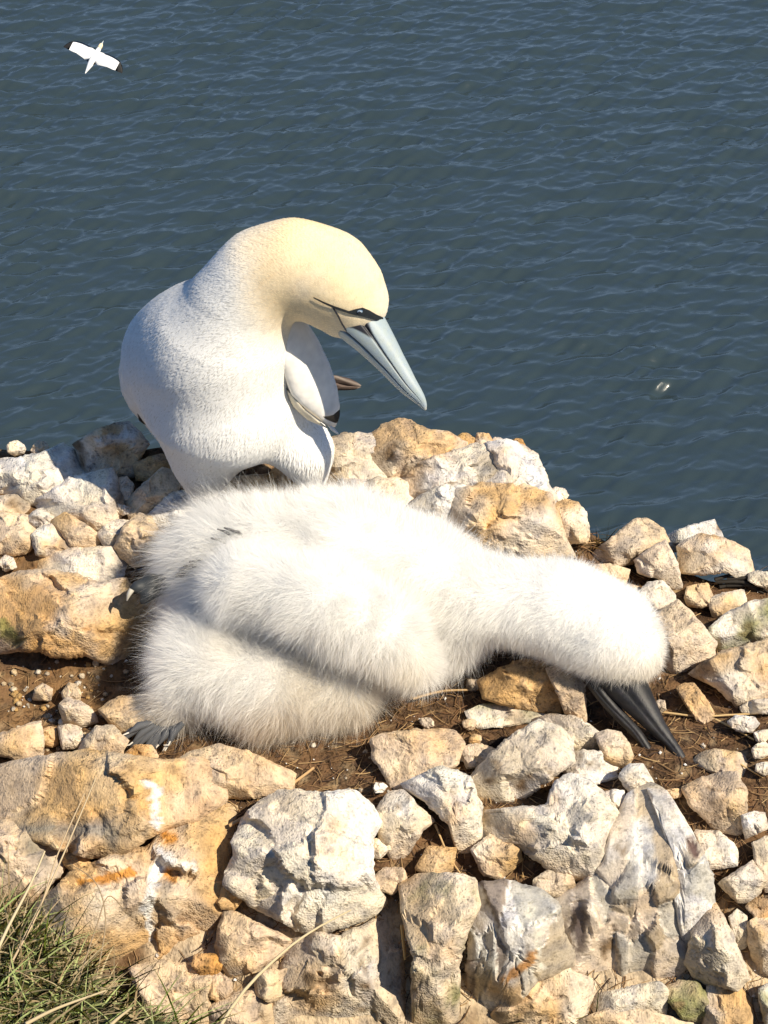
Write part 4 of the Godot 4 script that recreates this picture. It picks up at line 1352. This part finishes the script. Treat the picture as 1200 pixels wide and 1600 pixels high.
	var paint := func(t: float, a: float) -> Color:
		var c := Color(0.36, 0.43, 0.455)
		var y := sin(a)
		var n := nz_mid.get_noise_2d(t * 120.0, a * 12.0)
		c = c.lerp(Color(0.45, 0.48, 0.46), sm(-0.2, -0.8, y) + 0.3 * n)
		c = c.lerp(Color(0.45, 0.43, 0.35), sm(0.75, 1.0, t))
		var f: float = lines.call(t, a)
		c = c.lerp(Color(0.03, 0.034, 0.045), f * 0.95)
		# black skin at the base, wider towards the eye
		var lim := 0.13 + 0.12 * exp(-pow((y - 0.45) / 0.3, 2.0))
		c = c.lerp(Color(0.02, 0.022, 0.03), sm(lim + 0.015, lim - 0.015, t + 0.01 * n))
		return c
	var shape := func(t: float, a: float) -> float:
		return 1.0 - 0.10 * lines.call(t, a)
	var bb := Buf.new()
	loft(bb, axis, wide, deep, across, 180, paint, shape)
	commit(bb, "beak", M.bill, g, foot)
	# bare black skin round the eye and gape
	var sk := Buf.new()
	var up_edge := [[490, 463], [505, 470], [522, 477], [545, 485], [555, 482], [566, 480], [576, 484], [586, 490], [597, 495], [607, 497]]
	var lo_edge := [[490, 465], [505, 473], [522, 481], [545, 489], [556, 492], [567, 494], [577, 497], [588, 500], [598, 500], [607, 499]]
	for k in up_edge.size():
		for j in 5:
			var e := Vector2(up_edge[k][0], up_edge[k][1]).lerp(Vector2(lo_edge[k][0], lo_edge[k][1]), j / 4.0)
			var sp := on_skin(s, e.x, e.y)
			sk.v.append(sp + s.grad(sp) * 0.0011)
			sk.c.append(Color(0.018, 0.02, 0.027))
	for k in up_edge.size() - 1:
		for j in 4:
			sk.quad(k * 5 + j, k * 5 + 5 + j, k * 5 + 6 + j, k * 5 + 1 + j)
	var pts := PackedVector3Array()
	for p in [[520, 480], [528, 493], [535, 507], [543, 519], [550, 528]]: pts.append(on_skin(s, p[0], p[1]))
	tube(sk, bow(pts, 12), PackedFloat32Array([0.0006, 0.0008, 0.0008, 0.0008, 0.0008, 0.0008, 0.0008, 0.0008, 0.0008, 0.0008, 0.0008, 0.0007, 0.0005]), 8, Color(0.02, 0.022, 0.03))
	commit(sk, "face_skin", M.skin, g, foot)
	var ey := on_skin(s, 562, 486)
	var eb := Buf.new()
	var esz := 5.0 * sc
	for j in 9:
		for k in 16:
			var th := PI * j / 8.0
			var ph := TAU * k / 16.0
			var d := Vector3(sin(th) * cos(ph), sin(th) * sin(ph) * 0.62, cos(th))
			eb.v.append(ey + d * esz)
			eb.c.append(Color(0.02, 0.02, 0.03) if th < 0.55 else (Color(0.26, 0.34, 0.42) if th < 1.1 else Color(0.05, 0.09, 0.16)))
	for j in 8:
		for k in 16:
			eb.quad(j * 16 + k, j * 16 + 16 + k, j * 16 + 16 + (k + 1) % 16, j * 16 + (k + 1) % 16)
	commit(eb, "eye", M.eye, g, foot)
	# wings
	var wp := func(q: Vector2) -> Color:
		var c := Color(0.80, 0.79, 0.775)
		var n := nz_mid.get_noise_2d(q.x * 1.5, q.y * 1.5)
		return c.lerp(Color(0.6, 0.57, 0.52), clampf(n - 0.2, 0, 1) * 0.5)
	var wing := commit(pad([424, 505, 436, 490, 452, 486, 464, 489, 478, 500, 497, 530, 515, 568, 527, 605, 531, 635, 528, 658, 522, 671, 508, 664, 490, 650, 470, 634, 455, 617, 447, 596, 430, 555], 1.686, 0.014, wp, Vector2(0.0003, -0.00018), 20, 96), "wing", M.plumage, g, foot)
	commit(pad([446, 598, 452, 606, 475, 640, 500, 658, 516, 666, 520, 673, 508, 668, 480, 656, 458, 636, 448, 616], 1.677, 0.008, func(q): return Color(0.66, 0.61, 0.50), Vector2.ZERO, 8, 48), "wing_lining", M.plumage, wing, foot)
	var dark := func(q): return Color(0.025, 0.02, 0.018)
	for sp in [[498, 641, 505, 645, 513, 650, 521, 648, 528, 640, 531, 637, 531, 650, 527, 662, 521, 660, 511, 656, 503, 650]]:
		commit(pad(sp, 1.6685, 0.0012, dark, Vector2.ZERO, 4, 24), "dark_feather", M.feather, wing, foot)
	commit(pad([512, 664, 518, 665, 525, 671, 533, 681, 527, 679, 517, 672], 1.672, 0.0015, func(q): return Color(0.40, 0.42, 0.45), Vector2.ZERO, 4, 24), "flight_feather", M.feather, wing, foot)
	for sp in [[[515, 584, 528, 587, 546, 591, 560, 598, 567, 604, 560, 607, 540, 603, 518, 600], 1.90, 0.07], [[515, 594, 530, 600, 548, 604, 566, 604, 556, 609, 540, 610, 516, 610], 1.895, 0.11]]:
		var bc: float = sp[2]
		commit(pad(sp[0], sp[1], 0.003, func(q): return Color(bc, bc * 0.72, bc * 0.6).lerp(Color(0.45, 0.38, 0.32), sm(3.0, 0.5, absf(q.y - 589.0 - (q.x - 525.0) * 0.35)) * 0.5), Vector2.ZERO, 5, 30), "flight_feather", M.feather, wing, foot)
	var wing2 := commit(pad([262, 500, 235, 512, 207, 532, 190, 552, 185, 580, 189, 612, 203, 640, 222, 660, 243, 684, 262, 690, 268, 640, 262, 560], 1.742, 0.028, wp, Vector2(-0.0004, 0.0), 18, 80), "wing", M.plumage, g, foot)
	for sp in [[213, 640, 218, 638, 221, 648, 228, 655, 233, 664, 226, 664, 217, 657]]:
		commit(pad(sp, 1.738, 0.0012, dark, Vector2.ZERO, 4, 24), "dark_feather", M.feather, wing2, foot)
	# tail and legs, mostly hidden
	commit(pad([372, 560, 440, 560, 455, 600, 440, 640, 400, 650, 372, 620], 1.97, 0.008, wp, Vector2.ZERO, 6, 30), "tail", M.plumage, g, foot)
	for q in [[318, 748, 1.70], [487, 744, 1.695]]:
		var top := at_z(q[0], q[1], q[2])
		var low := Vector3(top.x + 0.003, ground(top.x, q[2]) + 0.008, top.z + 0.004)
		var lb := Buf.new()
		tube(lb, PackedVector3Array([top, top.lerp(low, 0.5) + Vector3(0, 0, -0.003), low]), PackedFloat32Array([0.010, 0.007, 0.008]), 12, Color(0.10, 0.12, 0.11))
		var leg := commit(lb, "leg", M.skin, g, foot)
		var fb := Buf.new()
		for t in [-0.55, 0.0, 0.5]:
			var tip := low + Vector3(sin(t) * 0.055, -0.005, cos(t) * 0.055)
			tube(fb, PackedVector3Array([low, low.lerp(tip, 0.5) + Vector3(0, 0.003, 0), tip]), PackedFloat32Array([0.007, 0.005, 0.0025]), 8, Color(0.07, 0.08, 0.07))
		var w0 := fb.v.size()
		for t in [-0.55, -0.28, 0.0, 0.25, 0.5]:
			fb.v.append(low + Vector3(sin(t), -0.07, cos(t)) * 0.048); fb.c.append(Color(0.06, 0.065, 0.06))
		fb.v.append(low + Vector3(0, 0.003, 0)); fb.c.append(Color(0.06, 0.065, 0.06))
		for t in 4: fb.tri(w0 + 5, w0 + t, w0 + t + 1)
		commit(fb, "foot", M.skin, leg, foot)

func make_chick() -> void:
	var s := Blob.new()
	var sh := 13.0
	limb(s, [[340, 868, 72, 1.60], [430, 866, 82, 1.595], [540, 868, 90, 1.585], [652, 902, 88, 1.57]], 0.03, sh)   # back
	limb(s, [[652, 902, 88, 1.57], [735, 938, 71, 1.55], [800, 944, 68, 1.54], [880, 954, 72, 1.53]], 0.015, sh)     # neck
	limb(s, [[880, 954, 72, 1.53], [955, 990, 72, 1.51], [988, 1018, 52, 1.50]], 0.03, sh)                           # head
	limb(s, [[348, 965, 84, 1.56], [560, 985, 96, 1.555], [700, 985, 66, 1.55]], 0.02, sh)                           # trunk
	limb(s, [[314, 1034, 76, 1.50], [420, 1066, 86, 1.49], [536, 1076, 62, 1.49]], 0.008, sh)                        # near flank and thigh
	limb(s, [[372, 912, 56, 1.515], [500, 940, 70, 1.492], [590, 985, 64, 1.485], [650, 1042, 42, 1.485]], 0.004, sh) # folded wing stub
	limb(s, [[272, 1096, 42, 1.478], [280, 1104, 42, 1.478]], 0.006, sh)                                             # tail tuft
	limb(s, [[302, 885, 48, 1.605], [282, 912, 32, 1.60]], 0.02, sh)
	var foot := Vector3(at_z(440, 1150, 1.46).x, 0.0, -1.50)
	var g := base("gannet_chick", foot, "fluffy white gannet chick asleep flat on its belly with black bill on the soil", "gannet chick")
	var skin := blob_mesh(s, 0.006)
	var rr := RandomNumberGenerator.new()
	rr.seed = 3
	var headp := at_z(930, 985, 1.52)
	var rump := at_z(270, 960, 1.55)
	var hump := at_z(330, 820, 1.60)
	for k in skin.v.size():
		skin.c.append(Color(0.88, 0.87, 0.84))
	var body := commit(skin, "body", M.down_skin, g, foot)
	# down: tapered filaments rooted in the skin
	var b := Buf.new()
	var nt := skin.i.size() / 3
	var area := 0.0
	for t in nt:
		area += (skin.v[skin.i[t * 3 + 1]] - skin.v[skin.i[t * 3]]).cross(skin.v[skin.i[t * 3 + 2]] - skin.v[skin.i[t * 3]]).length() * 0.5
	var total := 330000.0
	var acc := 0.0
	for t in nt:
		var a := skin.v[skin.i[t * 3]]
		var e1 := skin.v[skin.i[t * 3 + 1]] - a
		var e2 := skin.v[skin.i[t * 3 + 2]] - a
		acc += e1.cross(e2).length() * 0.5 / area * total
		while acc > 1.0:
			acc -= 1.0
			var u := rr.randf()
			var w := rr.randf()
			if u + w > 1.0: u = 1.0 - u; w = 1.0 - w
			var p := a + e1 * u + e2 * w
			var n: Vector3 = (skin.n[skin.i[t * 3]] * (1.0 - u - w) + skin.n[skin.i[t * 3 + 1]] * u + skin.n[skin.i[t * 3 + 2]] * w).normalized()
			if p.y < 0.004 and n.y < -0.3: continue
			var clump := Vector3(nz_mid.get_noise_3dv(p * 420.0), nz_mid.get_noise_3dv(p * 420.0 + Vector3(90, 0, 0)), nz_mid.get_noise_3dv(p * 420.0 + Vector3(0, 90, 0)))
			var dh := p.distance_to(headp)
			var lng := lerpf(0.009, 0.0195, sm(0.05, 0.16, dh))
			lng += 0.005 * sm(0.12, 0.03, p.distance_to(rump)) + 0.006 * sm(0.09, 0.03, p.distance_to(hump))
			lng *= rr.randf_range(0.6, 1.15) * (1.0 + 0.35 * nz_lo.get_noise_3dv(p * 150.0))
			if rr.randf() < 0.10: lng *= 1.6
			var flow := Vector3(-0.30, -0.22, 0.08)
			flow -= n * flow.dot(n)
			var d := (n * 0.9 + flow + clump * 0.75 + Vector3(rr.randfn(0, 0.32), rr.randfn(0, 0.32), rr.randfn(0, 0.32))).normalized()
			var side := d.cross(Vector3(rr.randfn(0, 1), rr.randfn(0, 1), rr.randfn(0, 1))).normalized() * rr.randf_range(0.00007, 0.00014)
			var mid := p + d * lng * 0.55
			var tip := mid + (d + flow * 0.5 + Vector3(0, -0.15, 0) + clump * 0.6).normalized() * lng * 0.5
			var c := Color(0.97, 0.962, 0.94)
			var soil := sm(0.07, 0.015, p.y - 0.03 * nz_lo.get_noise_2d(p.x * 130.0, p.z * 130.0)) * sm(-0.28, -0.23, p.x) * sm(0.09, 0.0, p.x)   # soiled belly fringe
			c = c.lerp(Color(0.50, 0.37, 0.20), soil * rr.randf_range(0.25, 0.8))
			c = c.lerp(Color(0.80, 0.72, 0.58), clampf(nz_lo.get_noise_3dv(p * 90.0) + 0.1, 0.0, 0.5) * sm(0.14, 0.05, p.y))
			var o := b.v.size()
			b.v.append(p - side); b.v.append(p + side); b.v.append(mid - side * 0.7); b.v.append(mid + side * 0.7); b.v.append(tip)
			var sn := (n + Vector3(rr.randfn(0, 0.22), rr.randfn(0, 0.22), rr.randfn(0, 0.22))).normalized()
			sn = side.cross(d).normalized()
			for q in 5:
				b.n.append(sn); b.c.append(c)
			b.quad(o, o + 2, o + 3, o + 1)
			b.tri(o + 2, o + 4, o + 3)
	var dn := commit(b, "down", M.down, body, foot)
	dn.set_meta("kind", "stuff")
	# bill, slightly open
	var sc := 1.47 / 0.75 / FPX
	var mand := func(path: Array, name: String) -> void:
		var pc := PackedVector3Array()
		for p in path: pc.append(at_z(p[0], p[1], p[4]))
		var axis := bow(pc, 60)
		var wide := PackedFloat32Array()
		var deep := PackedFloat32Array()
		for k in 61:
			var t := float(k) / 60.0 * (path.size() - 1)
			var j := mini(int(t), path.size() - 2)
			wide.append(lerpf(path[j][2], path[j + 1][2], t - j) * sc)
			deep.append(lerpf(path[j][3], path[j + 1][3], t - j) * sc)
		var across := (at_z(1010, 1078, 1.485) - at_z(925, 1070, 1.49)).normalized()
		var paint := func(t: float, a: float) -> Color:
			var n := nz_mid.get_noise_2d(t * 90.0, sin(a) * 20.0) * 0.5 + nz_hi.get_noise_2d(t * 200.0, sin(a) * 40.0) * 0.4
			return Color(0.016, 0.016, 0.019).lerp(Color(0.085, 0.082, 0.085), clampf(0.2 + n, 0, 1) * (0.4 + 0.6 * t))
		var shp := func(t: float, a: float) -> float:
			return 1.0 - 0.16 * exp(-pow((sin(a) + 0.35) / 0.12, 2.0)) * sm(0.9, 0.5, t)
		var bb := Buf.new()
		loft(bb, axis, wide, deep, across, 40, paint, shp)
		commit(bb, name, M.dark_bill, g, foot)
	mand.call([[955, 1040, 36, 26, 1.500], [976, 1068, 33, 26, 1.488], [1002, 1102, 23, 19, 1.472], [1027, 1136, 14, 13, 1.456], [1047, 1160, 9, 8.5, 1.445], [1061, 1179, 7.5, 7, 1.436], [1068, 1191, 6.5, 6, 1.431], [1069, 1201, 2.5, 2.5, 1.427]], "upper_mandible")
	mand.call([[918, 1046, 13, 16, 1.497], [934, 1076, 11, 16, 1.487], [961, 1110, 9.5, 12, 1.473], [996, 1147, 8, 9, 1.455], [1014, 1173, 6.5, 7, 1.444], [1033, 1193, 5, 5, 1.434], [1049, 1206, 1.5, 2, 1.425]], "lower_mandible")
	# dark tail quills with white tips
	for k in 13:
		var t := k / 12.0
		var root_p := at_z(232 + 54 * t, 1128 + 10 * sin(t * 3.0), 1.452)
		var tip_p := at_z(186 + 84 * t + rr.randfn(0, 6), 1156 + 12 * sin(t * 2.6) + rr.randfn(0, 5), 1.440)
		var qb := Buf.new()
		tube(qb, PackedVector3Array([root_p, root_p.lerp(tip_p, 0.55) + Vector3(0, 0.003, 0), tip_p]), PackedFloat32Array([0.0026, 0.0040, 0.0010]), 8, Color(0.075, 0.08, 0.09))
		var quill := commit(qb, "tail_feather", M.feather, g, foot)
		var tb := Buf.new()
		var dv := (tip_p - root_p).normalized()
		tube(tb, PackedVector3Array([tip_p - dv * 0.004, tip_p + dv * 0.004, tip_p + dv * rr.randf_range(0.002, 0.007) + Vector3(rr.randfn(-0.003, 0.002), rr.randfn(0, 0.002), 0)]), PackedFloat32Array([0.0009, 0.0008, 0.0003]), 6, Color(0.55, 0.52, 0.46))
		commit(tb, "feather_tip", M.feather, quill, foot)
	# dark pin feathers showing in the fold behind the wing
	for p in [[303, 893], [306, 886], [310, 880], [316, 874], [320, 882], [304, 900], [362, 838], [372, 836], [380, 838], [352, 848]]:
		var q := on_skin(s, p[0], p[1], 1.5)
		var nrm := s.grad(q)
		var pb := Buf.new()
		tube(pb, PackedVector3Array([q, q + nrm * 0.010, q + nrm * 0.019 + Vector3(-0.004, -0.001, 0)]), PackedFloat32Array([0.0014, 0.0016, 0.0007]), 6, Color(0.06, 0.06, 0.065))
		commit(pb, "pin_feather", M.feather, g, foot)
	# one dark webbed foot sticking out behind
	var ft := Blob.new()
	limb(ft, [[262, 912, 16, 1.585], [236, 912, 14, 1.575], [214, 918, 8, 1.568], [203, 924, 4, 1.565]], 0.006)
	limb(ft, [[250, 915, 14, 1.58], [232, 930, 10, 1.565], [222, 940, 5, 1.56]], 0.006)
	var fm := blob_mesh(ft, 0.003)
	for k in fm.v.size(): fm.c.append(Color(0.035, 0.038, 0.042))
	var foot_o := commit(fm, "foot", M.skin, g, foot)
	var cl := Buf.new()
	var cp := at_z(206, 921, 1.562)
	tube(cl, PackedVector3Array([cp, cp + Vector3(-0.003, -0.004, 0.003), cp + Vector3(-0.005, -0.010, 0.004)]), PackedFloat32Array([0.0028, 0.0022, 0.0006]), 8, Color(0.45, 0.42, 0.36))
	commit(cl, "claw", M.skin, foot_o, foot)

func make_flyer() -> void:
	# flying over the sea; built level in its own axes (nose to -z), then banked
	var g := Node3D.new()
	g.name = numbered("flying_gannet")
	add_child(g)
	tag(g, "white gannet with black wing tips gliding over the sea", "gannet")
	var c := at(147, 90, 50.0) * K
	g.position = c
	var b := Buf.new()
	var pl := func(t: float, a: float) -> Color: return Color(0.82, 0.82, 0.80)
	var one := func(t: float, a: float) -> float: return 1.0
	var ax := PackedVector3Array([Vector3(0, 0, -0.30), Vector3(0, 0, -0.22), Vector3(0, 0, -0.1), Vector3(0, 0, 0.05), Vector3(0, 0, 0.2), Vector3(0, 0, 0.32), Vector3(0, 0, 0.5)])
	loft(b, ax, PackedFloat32Array([0.05, 0.065, 0.085, 0.095, 0.08, 0.055, 0.01]), PackedFloat32Array([0.05, 0.065, 0.085, 0.095, 0.08, 0.055, 0.01]), Vector3.RIGHT, 16, pl, one)
	commit(b, "body", M.feather, g)
	b = Buf.new()
	loft(b, PackedVector3Array([Vector3(0, 0, -0.28), Vector3(0, 0, -0.34), Vector3(0, 0, -0.40), Vector3(0, 0, -0.44)]), PackedFloat32Array([0.052, 0.058, 0.052, 0.028]), PackedFloat32Array([0.052, 0.058, 0.052, 0.028]), Vector3.RIGHT, 14, func(t, a): return Color(0.80, 0.66, 0.44), one)
	commit(b, "head", M.feather, g)
	b = Buf.new()
	loft(b, PackedVector3Array([Vector3(0, 0, -0.43), Vector3(0, 0, -0.48), Vector3(0, 0, -0.54)]), PackedFloat32Array([0.022, 0.014, 0.002]), PackedFloat32Array([0.022, 0.014, 0.002]), Vector3.RIGHT, 10, func(t, a): return Color(0.45, 0.5, 0.52), one)
	commit(b, "beak", M.feather, g)
	for sgn in [-1.0, 1.0]:
		b = Buf.new()
		var tb := Buf.new()
		var st := [[0.05, -0.19, 0.20, 0.02], [0.25, -0.23, 0.15, 0.05], [0.45, -0.23, 0.11, 0.055], [0.60, -0.21, 0.11, 0.05], [0.68, -0.18, 0.10, 0.045]]
		var st2 := [[0.68, -0.18, 0.10, 0.045], [0.77, -0.11, 0.10, 0.03], [0.83, -0.03, 0.085, 0.015], [0.86, 0.04, 0.09, 0.0]]
		for pair in [[b, st, Color(0.82, 0.82, 0.8)], [tb, st2, Color(0.02, 0.02, 0.022)]]:
			var bf: Buf = pair[0]
			for q in pair[1]:
				for e in [[q[1], 0.0], [lerpf(q[1], q[2], 0.3), 0.018], [q[2], 0.0], [lerpf(q[1], q[2], 0.4), -0.008]]:
					bf.v.append(Vector3(sgn * q[0], q[3] + e[1], e[0]))
					bf.c.append(pair[2])
			for j in pair[1].size() - 1:
				for k in 4:
					var k2 := (k + 1) % 4
					if sgn > 0: bf.quad(j * 4 + k, j * 4 + k2, j * 4 + 4 + k2, j * 4 + 4 + k)
					else: bf.quad(j * 4 + k, j * 4 + 4 + k, j * 4 + 4 + k2, j * 4 + k2)
		var w := commit(b, "wing", M.feather, g)
		commit(tb, "wing_tip", M.feather, w)
	# wings run along the picture's falling diagonal, nose up and to that side
	var T := Vector3(0, SP, CP)
	var U := Vector3(0, CP, -SP)
	var wing_dir := (Vector3.RIGHT * 0.90 - U * 0.42 + T * 0.1).normalized()
	var nose := (Vector3.RIGHT * 0.55 + U * 0.80 - T * 0.2)
	nose = (nose - wing_dir * nose.dot(wing_dir)).normalized()
	g.basis = Basis(wing_dir, nose.cross(wing_dir) * -1.0, -nose).orthonormalized().scaled(Vector3.ONE * 0.93)
